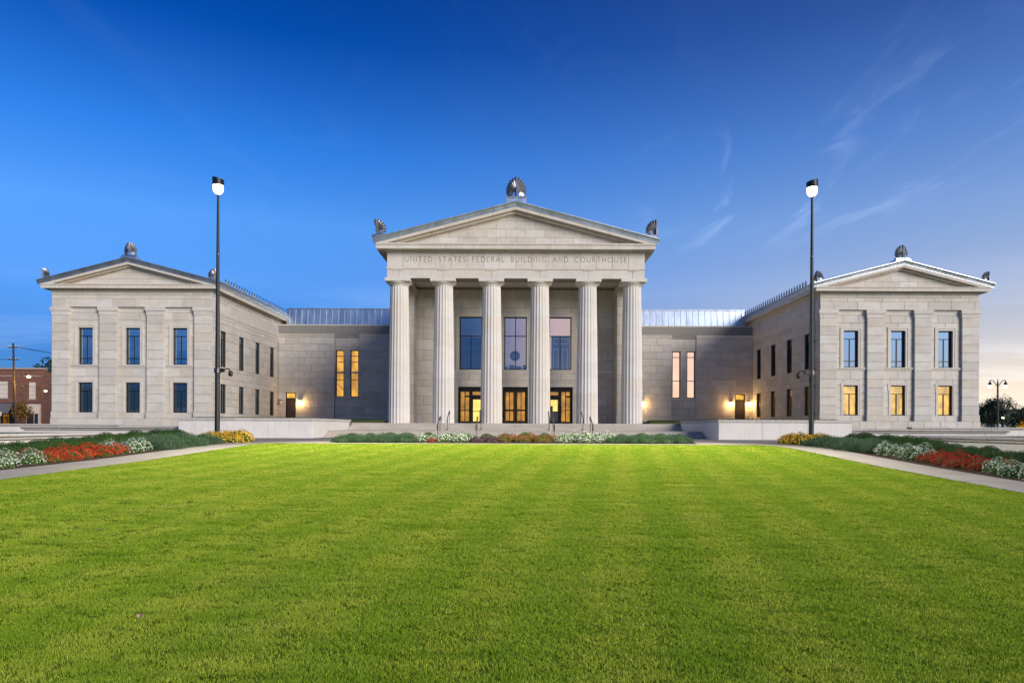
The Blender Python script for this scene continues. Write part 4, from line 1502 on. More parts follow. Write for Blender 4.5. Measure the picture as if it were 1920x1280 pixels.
for sg in (-1, 1):
    sd = 'left' if sg < 0 else 'right'
    PT = thing('terrace_wall', f'white stone terrace wall with grey coping on the {sd} of the entrance steps', 'wall', T(sg * 17, 43, 0), 'terrace walls beside the steps')
    xa, xb = (-21.2, -12.8) if sg < 0 else (12.8, 21.2)
    top = 1.34
    core = MB().box(xa + 0.03, xb - 0.03, 43.03, 43.4, -0.3, top - 0.2)
    core.box(min(sg * 12.83, sg * 13.1), max(sg * 12.83, sg * 13.1), 43.4, 53.9, -0.3, top - 0.2)
    core.box(min(sg * 20.9, sg * 21.17), max(sg * 20.9, sg * 21.17), 43.4, 61, -0.3, top - 0.2)
    core.build('wall_core', 'mortar', PT, Matrix())
    xs = frange(xa, xb, 2.75)
    for a, b in zip(xs, xs[1:]):
        MB().box(a + 0.007, b - 0.007, 42.98, 43.06, -0.25, top - 0.175, c=0.008).build('panel', 'granite_wall', PT, Matrix())
    ys = frange(43.07, 52.6, 2.4)
    for xw, s3 in ((sg * 12.8, sg), (sg * 21.2, -sg)):
        x0, x1 = sorted((xw - s3 * 0.02, xw + s3 * 0.06))
        for a, b in zip(ys, ys[1:]):
            MB().box(x0, x1, a + 0.007, b - 0.007, -0.25, top - 0.175, c=0.008).build('panel', 'granite_wall', PT, Matrix())
    xs = frange(xa - 0.05, xb + 0.05, 1.2)
    for a, b in zip(xs, xs[1:]):
        MB().box(a + 0.006, b - 0.006, 42.92, 43.5, top - 0.17, top, c=0.012).build('coping_stone', 'coping_stone', PT, Matrix())
    ys = frange(43.51, 53.0, 1.2)
    for xw in (12.8, 20.72):
        x0, x1 = sorted((sg * (xw - 0.06), sg * (xw + 0.54)))
        for a, b in zip(ys, ys[1:]):
            MB().box(x0, x1, a + 0.006, b - 0.006, top - 0.17, top, c=0.012).build('coping_stone', 'coping_stone', PT, Matrix())
    # terrace lawn behind the coping
    x0, x1 = sorted((sg * 13.36, sg * 20.7))
    m = MB().box(x0, x1, 43.52, 53.6, 0.9, 1.28)
    x2, x3 = sorted((sg * 10.6, sg * 27.0))
    x4, x5 = sorted((sg * 10.6, sg * 20.7))
    m.box(x4, x5, 53.61, 61.5, 0.9, 1.28)
    m.box(x2, x3, 61.51, 78.1, 0.9, 1.28)
    tag(m.build('terrace_ground_' + sd, 'soil'), kind='structure')

# low stone walls beyond the beds: a planter basin along each path and cheek walls behind
for sg in (-1, 1):
    sd = 'left' if sg < 0 else 'right'
    BW = thing('planter_wall', f'low pale planter wall with overhanging weathered coping beside the {sd} flower bed', 'wall', T(sg * 20, 30, 0), 'low planter walls beside the beds')
    top = 0.50
    X0 = 20.0
    def bx(m, a, b, c, d, e, f, ch=0.0):
        a, b = sorted((sg * a, sg * b))
        m.box(a, b, c, d, e, f, c=ch)
        return m
    ys = frange(8, 33.8, 3.0)
    for a, b in zip(ys, ys[1:]):
        bx(MB(), X0, X0 + 0.35, a + 0.006, b - 0.006, -1.4, top - 0.22).build('panel', 'granite_wall', BW, Matrix())
    for xa, xb in ((X0 + 0.36, X0 + 5), (X0 + 5, X0 + 10), (X0 + 10, X0 + 15)):
        bx(MB(), xa + 0.006, xb - 0.006, 33.45, 33.8, -1.2, top - 0.22).build('panel', 'granite_wall', BW, Matrix())
    ys = frange(7.9, 33.0, 1.5)
    for a, b in zip(ys, ys[1:]):
        m = MB()
        bx(m, X0 - 0.26, X0 + 0.75, a + 0.006, b - 0.006, top - 0.11, top, 0.02)
        bx(m, X0 - 0.14, X0 + 0.6, a + 0.006, b - 0.006, top - 0.218, top - 0.112)
        m.build('coping_stone', 'coping_stone', BW, Matrix())
    for xa, xb in zip(frange(X0 - 0.26, X0 + 15, 1.5), frange(X0 - 0.26, X0 + 15, 1.5)[1:]):
        m = MB()
        bx(m, xa + 0.006, xb - 0.006, 33.01, 34.06, top - 0.11, top, 0.02)
        bx(m, xa + 0.10 if xa < X0 else xa + 0.006, xb - 0.006, 33.1, 33.94, top - 0.218, top - 0.112)
        m.build('coping_stone', 'coping_stone', BW, Matrix())
    x0, x1 = sorted((sg * (X0 + 0.5), sg * (X0 + 15)))
    tag(MB().box(x0, x1, 8, 33.3, -1.3, 0.36).build('planter_soil_' + sd, 'soil'), kind='structure')
    CW = thing('cheek_wall', f'low wall with dark moulded coping running out from the {sd} terrace wall', 'wall', T(sg * 25, 43.6, 0), 'low walls in front of the wings')
    xs = frange(21.28, 31.5, 2.55)
    for a, b in zip(xs, xs[1:]):
        bx(MB(), a + 0.006, b - 0.006, 43.75, 44.15, -0.2, 0.56).build('panel', 'granite_wall', CW, Matrix())
    xs = frange(21.28, 31.6, 1.28)
    for a, b in zip(xs, xs[1:]):
        m = MB()
        bx(m, a + 0.006, b - 0.006, 43.45, 44.45, 0.68, 0.78, 0.015)
        bx(m, a + 0.006, b - 0.006, 43.6, 44.3, 0.562, 0.678)
        m.build('coping_stone', 'coping_stone', CW, Matrix())
    FW = thing('boundary_wall', f'far low dark-topped wall at the outer corner of the {sd} wing', 'wall', T(sg * 45, 57, 0), 'far low walls by the wings')
    for xa, xb in zip(frange(33, 75, 3.0), frange(33, 75, 3.0)[1:]):
        bx(MB(), xa + 0.008, xb - 0.008, 57.0, 57.4, -0.2, 0.80).build('panel', 'granite_wall', FW, Matrix())
        bx(MB(), xa + 0.008, xb - 0.008, 56.8, 57.6, 0.803, 0.93, 0.01).build('coping_stone', 'coping_stone', FW, Matrix())

# handrails on the two flights
def handrail(x, y0, y1, z0, z1, label):
    h = thing('handrail', label, 'handrail', T(x, y0, z0), 'metal handrails on the entrance steps')
    for yy, zz in ((y0, z0), (y1, z1)):
        MB().tube((x, yy, zz - 0.02), (x, yy, zz + 0.92), 0.026, n=8).build('post', 'rail_metal', h, Matrix())
    MB().path([(x, y0 - 0.34, z0 + 0.55), (x, y0 - 0.42, z0 + 0.72), (x, y0 - 0.36, z0 + 0.92), (x, y0, z0 + 0.95), (x, y1, z1 + 0.95), (x, y1 + 0.34, z1 + 0.96), (x, y1 + 0.42, z1 + 0.86), (x, y1 + 0.36, z1 + 0.70)], 0.034).build('rail', 'rail_metal', h, Matrix())
    return h


nm = {-5.15: 'far left', -2.6: 'middle left', 2.6: 'middle right', 5.15: 'far right'}
for x in (-5.15, -2.6, 2.6, 5.15):
    handrail(x, 45.5, 46.75, zb, 0.56, f'bronze handrail on the lower flight of steps, {nm[x]}')
    handrail(x, 51.9, 53.3, 0.56, ZP, f'bronze handrail on the upper flight of steps, {nm[x]}')

# ------------------------------------------------------------------ lamps
for sg in (-1, 1):
    sd = 'left' if sg < 0 else 'right'
    px, py = sg * 15.4 - 0.05, 35.4
    z0 = g(px, py)
    LP = thing('light_pole', f'tall black light pole with glowing drum lamp rising from {sd} yellow flowers', 'light pole', T(px, py, z0), 'tall lit poles in front of the wings')
    H = 12.80
    MB().lathe([(0.24, 0), (0.24, 0.05), (0.14, 0.08), (0.13, 0.4), (0.118, 4.0), (0.078, 9.5), (0.055, H)], 20).build('pole', 'black_paint', LP)
    MB().lathe([(0.185, 0.9), (0.185, 0.98)], 16).build('band', 'black_paint', LP) if False else None
    MB().lathe([(0.085, 9.7), (0.085, 9.76)], 16).build('joint_collar', 'rail_metal', LP)
    # lamp head: drum with a slanted lid, tipped towards the lawn
    hd = MB()
    n = 28
    rr = 0.285
    tilt = -sg * 0.14
    bot, topv, lid = [], [], []
    vs = []
    for i in range(n):
        a = 2 * math.pi * i / n
        cxx, cyy = math.cos(a) * rr, math.sin(a) * rr
        vs.append((cxx, cyy, 13.30))
    for i in range(n):
        a = 2 * math.pi * i / n
        cxx, cyy = math.cos(a) * rr, math.sin(a) * rr
        vs.append((cxx, cyy, 13.65 + tilt * 0.5 * math.cos(a) * -1))
    for i in range(n):
        a = 2 * math.pi * i / n
        vs.append((math.cos(a) * rr * 0.93, math.sin(a) * rr * 0.93, 13.30))
    for i in range(n):
        a = 2 * math.pi * i / n
        vs.append((math.cos(a) * rr * 0.93, math.sin(a) * rr * 0.93, 13.55))
    fs = []
    for i in range(n):
        k = (i + 1) % n
        fs += [(i, k, n + k, n + i), (2 * n + k, 2 * n + i, 3 * n + i, 3 * n + k), (i, 2 * n + i, 2 * n + k, k)]
    fs += [tuple(range(n, 2 * n)), tuple(range(3 * n + n - 1, 3 * n - 1, -1))]
    hd.add(vs, fs)
    head = hd.build('lamp_shade', 'bronze_dark', LP)
    MB().lathe([(0.06, 12.84), (0.15, 12.88), (0.24, 12.99), (0.258, 13.13), (0.26, 13.36), (0.2, 13.46), (0.05, 13.50)], 24).build('lamp_lens', 'lamp_white', LP, smooth=True)
    for s3 in (-1, 1):
        MB().path([(0.0, s3 * 0.05, 12.75), (0.0, s3 * 0.2, 12.85), (0.0, s3 * 0.315, 13.10), (0.0, s3 * 0.315, 13.40)], 0.02, 6).build('bracket', 'black_paint', LP)
    lt = bpy.data.lights.new('pole_lamp', 'SPOT')
    lt.energy = 21000
    lt.color = (1.0, 0.93, 0.74)
    lt.shadow_soft_size = 0.15
    lt.spot_size = R(100)
    lt.spot_blend = 1.0
    lo_ = bpy.data.objects.new('pole_lamp_light', lt)
    COL.objects.link(lo_)
    p_l = Vector((px - sg * 0.42, py - 0.42, z0 + 12.85))
    aim = Vector((sg * 1.0, 26.0, 0)) - p_l
    lo_.matrix_world = Matrix.Translation(p_l) @ (-aim).to_track_quat('Z', 'Y').to_matrix().to_4x4()
    lo_['kind'] = 'helper'
    # camera arm
    dirx = 1 if sg < 0 else -1
    cmz = 3.7 - z0
    arm = MB().path([(0.1 * dirx, 0, cmz), (0.3 * dirx, 0, cmz + 0.03), (0.48 * dirx, 0, cmz + 0.10), (0.62 * dirx, 0, cmz + 0.06), (0.68 * dirx, 0, cmz - 0.08)], 0.032).build('camera_arm', 'black_paint', LP)
    MB().lathe([(0.165, cmz - 0.12), (0.17, cmz + 0.12)], 16).build('clamp', 'rail_metal', LP)
    MB().box(min(0.16 * dirx, 0.34 * dirx), max(0.16 * dirx, 0.34 * dirx), -0.09, 0.09, cmz - 0.08, cmz + 0.11).build('junction_box', 'black_paint', LP)
    MB().lathe([(0.02, cmz - 0.30), (0.09, cmz - 0.27), (0.115, cmz - 0.18), (0.115, cmz - 0.10), (0.07, cmz - 0.02), (0.03, cmz)], 16, 0.68 * dirx).build('dome_camera', 'black_paint', LP, smooth=True)


def sconce(x, lit, label):
    M = T(x, YL, 3.5)
    s = thing('wall_lamp', label, 'wall lamp', M, 'wall lamps by the side doors')
    MB().box(-0.08, 0.08, -0.05, 0.02, -0.16, 0.16).build('back_plate', 'bronze_dark', s)
    MB().lathe([(0.02, -0.24), (0.10, -0.20), (0.13, 0.0), (0.145, 0.22)], 12, 0, -0.19).build('lantern', 'lamp_warm' if lit else 'seal_pale', s, smooth=True)
    MB().lathe([(0.175, 0.22), (0.17, 0.25), (0.04, 0.34)], 12, 0, -0.19).build('cap', 'bronze_dark', s)
    MB().path([(0, -0.04, 0.05), (0, -0.10, -0.27), (0, -0.19, -0.25)], 0.02, 6).build('bracket', 'bronze_dark', s)
    if lit:
        l = bpy.data.lights.new('sconce', 'POINT')
        l.energy = 55
        l.color = (1.0, 0.60, 0.24)
        l.shadow_soft_size = 0.12
        lo2 = bpy.data.objects.new('wall_lamp_light', l)
        COL.objects.link(lo2)
        lo2.location = (x, YL - 0.42, 3.45)
        lo2['kind'] = 'helper'


sconce(-24.65, True, 'lit wall lamp glowing right of the left service door')
sconce(-26.85, False, 'unlit wall lamp left of the left service door')
sconce(24.65, True, 'lit wall lamp glowing left of the right service door')
sconce(26.75, True, 'lit wall lamp glowing in the corner right of the right service door')
sconce(14.45, True, 'lit wall lamp half hidden behind the rightmost portico column')

# ------------------------------------------------------------------ planting
rng = random.Random(5)


def leaf(m, p, n, size, asp=0.55, fold=0.0):
    """one leaf: a diamond-shaped quad at p, roughly facing n"""
    n = Vector(n).normalized()
    a = n.orthogonal().normalized()
    a.rotate(Matrix.Rotation(rng.uniform(0, 6.283), 3, n))
    b = n.cross(a)
    p = Vector(p)
    o = len(m.v)
    m.v += [tuple(p - a * size), tuple(p - b * size * asp + n * fold), tuple(p + a * size), tuple(p + b * size * asp + n * fold)]
    m.quad(o, o + 1, o + 2, o + 3)


def dome_pt(rx, ry, h, lob, shell=0.25):
    while True:
        x, y, z = rng.gauss(0, 1), rng.gauss(0, 1), rng.gauss(0, 1)
        z = abs(z) if rng.random() < 0.85 else -abs(z) * 0.35
        d = Vector((x, y, z)).normalized()
        k = 1 + lob * (math.sin(d.x * 5.1 + 1.3) * math.sin(d.y * 4.3 + 0.7) + 0.5 * math.sin(d.z * 9 + d.x * 7))
        r = k * (1 - shell * rng.random() ** 2)
        return Vector((d.x * rx * r, d.y * ry * r, max(0.01, (d.z * 0.86 + 0.14) * h * r))), d


def core(m, rx, ry, h, n=14):
    o = len(m.v)
    rows = 5
    for j in range(rows):
        t = j / (rows - 1) * math.pi / 2
        for i in range(n):
            a = 2 * math.pi * i / n
            m.v.append((rx * math.cos(t) * math.cos(a), ry * math.cos(t) * math.sin(a), h * math.sin(t)))
    for j in range(rows - 1):
        for i in range(n):
            m.quad(o + j * n + i, o + j * n + (i + 1) % n, o + (j + 1) * n + (i + 1) % n, o + (j + 1) * n + i)


def foliage_mesh(mat, rx, ry, h, n, size, lob=0.10, shell=0.25, asp=0.5, spiky=0.0):
    m = MB()
    core(m, rx * (0.90 if shell < 0.1 else 0.72), ry * (0.90 if shell < 0.1 else 0.72), h * (0.92 if shell < 0.1 else 0.74))
    for _ in range(n):
        p, d = dome_pt(rx, ry, h, lob, shell)
        nn = d + Vector((rng.uniform(-1, 1), rng.uniform(-1, 1), rng.uniform(-1, 1))) * 0.9
        if spiky:
            up = (d * 0.6 + Vector((rng.uniform(-.5, .5), rng.uniform(-.5, .5), 1.0)) * spiky).normalized()
            sd = up.orthogonal().normalized()
            sd.rotate(Matrix.Rotation(rng.uniform(0, 6.28), 3, up))
            o = len(m.v)
            L = size * rng.uniform(1.6, 3.2)
            m.v += [tuple(p - sd * size * 0.22), tuple(p + sd * size * 0.22), tuple(p + up * L)]
            m.quad(o, o + 1, o + 2)
        else:
            leaf(m, p, nn, size * rng.uniform(0.7, 1.25), asp)
    return m.mesh('foliage', mat)


def blossom_mesh(mat, rx, ry, h, n, size, lob=0.10, up=0.6):
    m = MB()
    for _ in range(n):
        p, d = dome_pt(rx * 1.03, ry * 1.03, h * 1.05, lob, 0.08)
        if p.z < h * 0.22 and rng.random() < 0.6:
            continue
        nn = (d + Vector((rng.uniform(-.5, .5), rng.uniform(-.5, .5), up))).normalized()
        a = nn.orthogonal().normalized()
        a.rotate(Matrix.Rotation(rng.uniform(0, 6.28), 3, nn))
        b = nn.cross(a)
        s = size * rng.uniform(0.7, 1.2)
        o = len(m.v)
        m.v.append(tuple(p - nn * s * 0.15))
        for k in range(10):
            t = 2 * math.pi * k / 10
            r = s * (1.0 if k % 2 == 0 else 0.72)
            m.v.append(tuple(p + a * math.cos(t) * r + b * math.sin(t) * r + nn * s * (0.16 if k % 2 else 0.0)))
        for k in range(10):
            m.quad(o, o + 1 + k, o + 1 + (k + 1) % 10)
    return m.mesh('blossom_mass', mat)


KIND = {}


def plant_kind(key, name, cat, fol, blo=None):
    KIND[key] = (name, cat, fol, blo)


NV = 3
plant_kind('box', 'boxwood_shrub', 'shrub', [foliage_mesh('leaf_box', 0.60, 0.60, 0.62, 2600, 0.024, 0.025, 0.09) for _ in range(NV)])
plant_kind('teal', 'juniper_shrub', 'shrub', [foliage_mesh('leaf_teal', 0.82, 0.74, 0.36, 2400, 0.05, 0.12, 0.40, spiky=0.8) for _ in range(NV)])
plant_kind('white', 'white_flower_clump', 'flowers', [foliage_mesh('leaf_flower', 0.46, 0.46, 0.50, 620, 0.05, 0.12, 0.45) for _ in range(NV)],
           [blossom_mesh('petal_white', 0.46, 0.46, 0.50, 420, 0.024, 0.12) for _ in range(NV)])
plant_kind('orange', 'orange_flower_clump', 'flowers', [foliage_mesh('leaf_flower', 0.48, 0.48, 0.40, 520, 0.045, 0.12, 0.45) for _ in range(NV)],
           [blossom_mesh('petal_orange', 0.50, 0.50, 0.44, 680, 0.030, 0.12) for _ in range(NV)])
plant_kind('red', 'red_flower_clump', 'flowers', [foliage_mesh('leaf_flower', 0.48, 0.48, 0.40, 520, 0.045, 0.12, 0.45) for _ in range(NV)],
           [blossom_mesh('petal_red', 0.50, 0.50, 0.44, 680, 0.030, 0.12) for _ in range(NV)])
plant_kind('rust', 'rust_flower_clump', 'flowers', [foliage_mesh('leaf_flower', 0.46, 0.46, 0.42, 650, 0.045, 0.12, 0.45) for _ in range(NV)],
           [blossom_mesh('petal_rust', 0.46, 0.46, 0.44, 420, 0.027, 0.12) for _ in range(NV)])
plant_kind('purple', 'purple_leaf_clump', 'shrub', [foliage_mesh('leaf_purple', 0.40, 0.40, 0.34, 700, 0.045, 0.15, 0.45) for _ in range(NV)])
plant_kind('yellow', 'yellow_flower_clump', 'flowers', [foliage_mesh('leaf_flower', 0.52, 0.52, 0.52, 520, 0.045, 0.08, 0.4) for _ in range(NV)],
           [blossom_mesh('petal_yellow', 0.52, 0.52, 0.55, 560, 0.033, 0.08) for _ in range(NV)])
ORD = ['nearest', 'second', 'third', 'fourth', 'fifth', 'sixth', 'seventh', 'eighth', 'ninth', 'tenth', 'eleventh', 'twelfth', 'thirteenth', 'fourteenth', 'fifteenth', 'sixteenth', 'seventeenth', 'eighteenth', 'nineteenth', 'twentieth', 'twenty-first', 'twenty-second']


def plant(key, x, y, s, label, group, dz=0.02):
    name, cat, fol, blo = KIND[key]
    v = rng.randrange(NV)
    M = T(x, y, g(x, y) + dz, rng.uniform(0, 6.28)) @ Matrix.Diagonal((s * rng.uniform(0.9, 1.1), s * rng.uniform(0.9, 1.1), s * rng.uniform(0.9, 1.1), 1))
    r = tag(place(name, None, None, M), label, cat, group)
    f = place('foliage', fol[v], r)
    if blo:
        b = place('blossom_mass', blo[v], r)
        b['kind'] = 'stuff'
    return r


def word(key):
    return {'box': 'round dark boxwood ball', 'teal': 'feathery blue-green juniper', 'white': 'white flowering clump', 'orange': 'orange-red flowering clump', 'red': 'scarlet flowering clump',
            'rust': 'rust-red flowering clump', 'purple': 'dusky purple-leaved clump', 'yellow': 'yellow flowering clump'}[key]


def row(key, pts, bed, order, size=1.0, where='in the'):
    for i, (x, y) in enumerate(pts):
        if order == 'near':
            lab = f'{word(key)}, {ORD[i]} from the camera {where} {bed}'
        else:
            lab = f'{word(key)}, {"first" if i == 0 else ORD[i]} from the left {where} {bed}'
        plant(key, x, y, size * rng.uniform(0.92, 1.1), lab, f'{word(key)}s {where} {bed}')


for sg, sd in ((-1, 'left'), (1, 'right')):
    bed = f'{sd} flower bed'
    j = lambda s: rng.uniform(-s, s)
    row('box', [(sg * (17.45 + j(0.1)), 19.0 + 1.02 * k + j(0.1)) for k in range(17)], bed, 'near')
    if sg < 0:
        row('white', [(-15.1, 19.9), (-15.5, 20.6), (-15.25, 21.5), (-16.3, 20.3)], bed, 'near', 0.86, 'at near end of')
        row('orange', [(-15.3, 22.5), (-16.2, 22.7), (-15.25, 23.3), (-16.1, 23.7), (-15.35, 24.3), (-16.3, 24.7), (-15.3, 25.3), (-16.15, 25.8), (-15.35, 26.3)], bed, 'near', 0.88)
        row('white', [(-15.35, 27.3), (-16.1, 27.1), (-15.4, 28.1)], bed, 'near', 0.92, 'beside juniper in the')
    else:
        row('white', [(15.2, 20.0), (15.3, 20.9), (16.2, 20.4), (15.4, 21.8), (16.3, 21.5)], bed, 'near', 0.86, 'at near end of')
        row('red', [(15.4, 22.7), (16.2, 22.6), (15.25, 23.5), (16.1, 23.8), (15.3, 24.4), (16.2, 24.9), (15.35, 25.3), (16.2, 25.9)], bed, 'near', 0.88)
        row('white', [(15.3, 26.4), (16.1, 26.9), (15.35, 27.4), (15.4, 28.4), (16.2, 28.1)], bed, 'near', 0.92, 'beside juniper in the')
    row('teal', [(sg * (15.2 + j(0.12)), 29.4 + 0.95 * k) for k in range(5)] + [(sg * (16.3 + j(0.12)), 29.6 + 1.05 * k) for k in range(5)], bed, 'near', 1.05)
    mx, my = sg * 15.05, 35.35
    row('yellow', [(mx + dx, my + dy) for dx, dy in ((-0.85, 0.0), (-0.42, -0.45), (0.1, -0.5), (0.55, -0.35), (0.92, 0.0), (0.5, 0.45), (0.0, 0.5), (-0.5, 0.42))], f'{sd} light pole', 'left', 1.0, 'around the')
bed = 'middle bed'
row('box', [(-8.9 + 1.05 * k, 37.15 + rng.uniform(-.08, .08)) for k in range(18)], bed, 'left', 0.74, 'at the back of the')
row('teal', [(-8.9 + 0.78 * k, 35.75 + rng.uniform(-.1, .1)) for k in range(5)], bed, 'left', 0.95, 'at the left end of the')
row('teal', [(5.4 + 0.8 * k, 35.75 + rng.uniform(-.1, .1)) for k in range(5)], bed, 'left', 0.95, 'at the right end of the')
row('teal', [(-8.6 + 0.9 * k, 36.4 + rng.uniform(-.1, .1)) for k in range(4)], bed, 'left', 0.95, 'in second row, left of the')
row('teal', [(5.7 + 0.9 * k, 36.4 + rng.uniform(-.1, .1)) for k in range(4)], bed, 'left', 0.95, 'in second row, right of the')
row('white', [(-4.9, 35.9), (-4.3, 36.3), (-3.6, 35.9), (-2.95, 35.8), (-2.6, 36.3)], bed, 'left', 0.95, 'left of rust flowers,')
row('red', [(-4.35, 35.65)], bed, 'left', 0.5)
row('purple', [(-2.0, 35.8), (-1.5, 36.1), (-1.1, 35.75)], bed, 'left', 0.95)
row('rust', [(-0.6 + 0.5 * k, 35.85 + (0.35 if k % 2 else 0)) for k in range(6)], bed, 'left', 0.95)
row('white', [(2.5, 35.85), (3.1, 36.2), (3.7, 35.85), (4.35, 35.9), (4.9, 36.2)], bed, 'left', 0.98, 'right of rust flowers,')

# ------------------------------------------------------------------ turf
def tuft(seed, nb, rad, hgt, wid, mat='grass_blade'):
    r = random.Random(seed)
    m = MB()
    for _ in range(nb):
        a = r.uniform(0, 6.283)
        d = rad * math.sqrt(r.random())
        x, y = d * math.cos(a), d * math.sin(a)
        h = hgt * r.uniform(0.55, 1.15)
        la = r.uniform(0, 6.283)
        ln = h * r.uniform(0.15, 0.75)
        fa = r.uniform(0, 3.1416)
        wx, wy = math.cos(fa) * wid * 0.5, math.sin(fa) * wid * 0.5
        bx_, by_ = math.cos(la) * ln, math.sin(la) * ln
        o = len(m.v)
        m.v += [(x - wx, y - wy, 0), (x + wx, y + wy, 0), (x + bx_ * 0.35 + wx * 0.85, y + by_ * 0.35 + wy * 0.85, h * 0.6), (x + bx_ * 0.35 - wx * 0.85, y + by_ * 0.35 - wy * 0.85, h * 0.6), (x + bx_, y + by_, h)]
        m.quad(o, o + 1, o + 2, o + 3)
        m.quad(o + 3, o + 2, o + 4)
    me = m.mesh('grass_tuft', mat)
    return bpy.data.objects.new('grass_tuft', me)      # source for the scatter, not linked to the scene


def scatter(name, base, tufts, seed, smin, smax, label):
    """base: MB whose faces carry the density attribute 'dens' (per vertex)"""
    me = base[0].mesh(name, 'lawn_base')
    at = me.attributes.new('dens', 'FLOAT', 'POINT')
    at.data.foreach_set('value', base[1])
    sa = me.attributes.new('siz', 'FLOAT', 'POINT')
    sa.data.foreach_set('value', base[2])
    o = place(name, me)
    tag(o, label, None, None, 'stuff')
    ng = bpy.data.node_groups.new(name, 'GeometryNodeTree')
    ng.interface.new_socket('Geometry', in_out='INPUT', socket_type='NodeSocketGeometry')
    ng.interface.new_socket('Geometry', in_out='OUTPUT', socket_type='NodeSocketGeometry')
    N = ng.nodes.new
    gi, go = N('NodeGroupInput'), N('NodeGroupOutput')
    da, sz = N('GeometryNodeInputNamedAttribute'), N('GeometryNodeInputNamedAttribute')
    da.data_type = sz.data_type = 'FLOAT'
    da.inputs['Name'].default_value = 'dens'
    sz.inputs['Name'].default_value = 'siz'
    jn = N('GeometryNodeJoinGeometry')
    for k, tf in enumerate(tufts):
        dp = N('GeometryNodeDistributePointsOnFaces')
        dp.inputs['Seed'].default_value = seed + k
        ml = N('ShaderNodeMath'); ml.operation = 'MULTIPLY'; ml.inputs[1].default_value = 1.0 / len(tufts)
        ng.links.new(da.outputs[0], ml.inputs[0])
        ng.links.new(gi.outputs[0], dp.inputs['Mesh'])
        ng.links.new(ml.outputs[0], dp.inputs['Density'])
        oi = N('GeometryNodeObjectInfo')
        oi.inputs['Object'].default_value = tf
        ip = N('GeometryNodeInstanceOnPoints')
        rr = N('FunctionNodeRandomValue'); rr.data_type = 'FLOAT_VECTOR'
        rr.inputs[0].default_value = (-0.12, -0.12, 0); rr.inputs[1].default_value = (0.12, 0.12, 6.283)
        rs = N('FunctionNodeRandomValue'); rs.data_type = 'FLOAT'
        rs.inputs[2].default_value = smin; rs.inputs[3].default_value = smax
        mu = N('ShaderNodeMath'); mu.operation = 'MULTIPLY'
        ng.links.new(rs.outputs[1], mu.inputs[0])
        ng.links.new(sz.outputs[0], mu.inputs[1])
        ng.links.new(dp.outputs['Points'], ip.inputs['Points'])
        ng.links.new(oi.outputs['Geometry'], ip.inputs['Instance'])
        ng.links.new(rr.outputs[0], ip.inputs['Rotation'])
        sq = N('ShaderNodeMath'); sq.operation = 'POWER'; sq.inputs[1].default_value = 0.35
        ng.links.new(mu.outputs[0], sq.inputs[0])
        cx_ = N('ShaderNodeCombineXYZ')
        ng.links.new(mu.outputs[0], cx_.inputs[0]); ng.links.new(mu.outputs[0], cx_.inputs[1]); ng.links.new(sq.outputs[0], cx_.inputs[2])
        ng.links.new(cx_.outputs[0], ip.inputs['Scale'])
        ng.links.new(ip.outputs[0], jn.inputs[0])
    ng.links.new(jn.outputs[0], go.inputs[0])
    md = o.modifiers.new('turf', 'NODES')
    md.node_group = ng
    return o


tufts = [tuft(s, 34, 0.075, 0.026, 0.0042) for s in (1, 2, 3)]
lm = lawn_mesh(0.0, 0.8)
den, siz = [], []
for (x, y, z) in lm.v:
    d = max(3.0, math.hypot(x, max(y, 0)))
    d = min(d, 34)
    s = 0.80 + d / 13.0
    if y < 3: den.append(25.0)
    else: den.append((430.0 if d < 9 else 350.0) / (s * s))
    siz.append(s * 0.92)
scatter('grass', (lm, den, siz), tufts, 3, 0.75, 1.2, 'closely mown bright green turf covering the lawn')

# ground cover along the terrace edges and in the planters
tt = [tuft(s, 26, 0.11, 0.12, 0.010, 'leaf_box') for s in (7, 8)]
gm = MB()
for sg in (-1, 1):
    for (xa, xb, ya, yb, z) in ((13.3, 20.7, 43.5, 46.5, 1.28), (13.3, 14.6, 46.5, 53.5, 1.28), (10.8, 20.6, 53.7, 56.0, 1.28), (20.8, 34, 30.5, 33.0, 0.36), (20.7, 23.5, 12, 30.5, 0.36)):
        xs, ys = frange(xa, xb, 1.0), frange(ya, yb, 1.0)
        o = len(gm.v)
        for y in ys:
            for x in (xs if sg > 0 else [-q for q in reversed(xs)]):
                gm.v.append((x if sg > 0 else x, y, z + 0.003))
        nx = len(xs)
        for jn_ in range(len(ys) - 1):
            for i in range(nx - 1):
                a = o + jn_ * nx + i
                gm.quad(a, a + 1, a + nx + 1, a + nx)
scatter('ground_cover', (gm, [70.0] * len(gm.v), [1.0] * len(gm.v)), tt, 9, 0.7, 1.25, 'dark green ground cover along the terrace edges')

# a few fallen leaves on the grass
lfm = MB()
lfm.add([(-0.05, 0, 0), (-0.015, -0.03, 0.012), (0.03, -0.022, 0.02), (0.055, 0, 0.006), (0.03, 0.024, 0.02), (-0.015, 0.03, 0.012), (0.0, 0, 0.0)], [(0, 1, 6), (1, 2, 6), (2, 3, 6), (3, 4, 6), (4, 5, 6), (5, 0, 6)])
lme = lfm.mesh('fallen_leaf', 'dark_leaf_litter')
for (x, y, s, lab) in ((-3.35, 6.1, 1.0, 'fallen tan leaf on the grass at lower left'), (-6.2, 10.2, 1.1, 'fallen pale leaf farther out on the left of the lawn'), (6.9, 9.2, 1.0, 'fallen brown leaf on the right of the lawn')):
    tag(place('fallen_leaf', lme, None, T(x, y, g(x, y) + 0.05, rng.uniform(0, 6)) @ Matrix.Scale(s, 4)), lab, 'leaf', 'fallen leaves on the lawn')

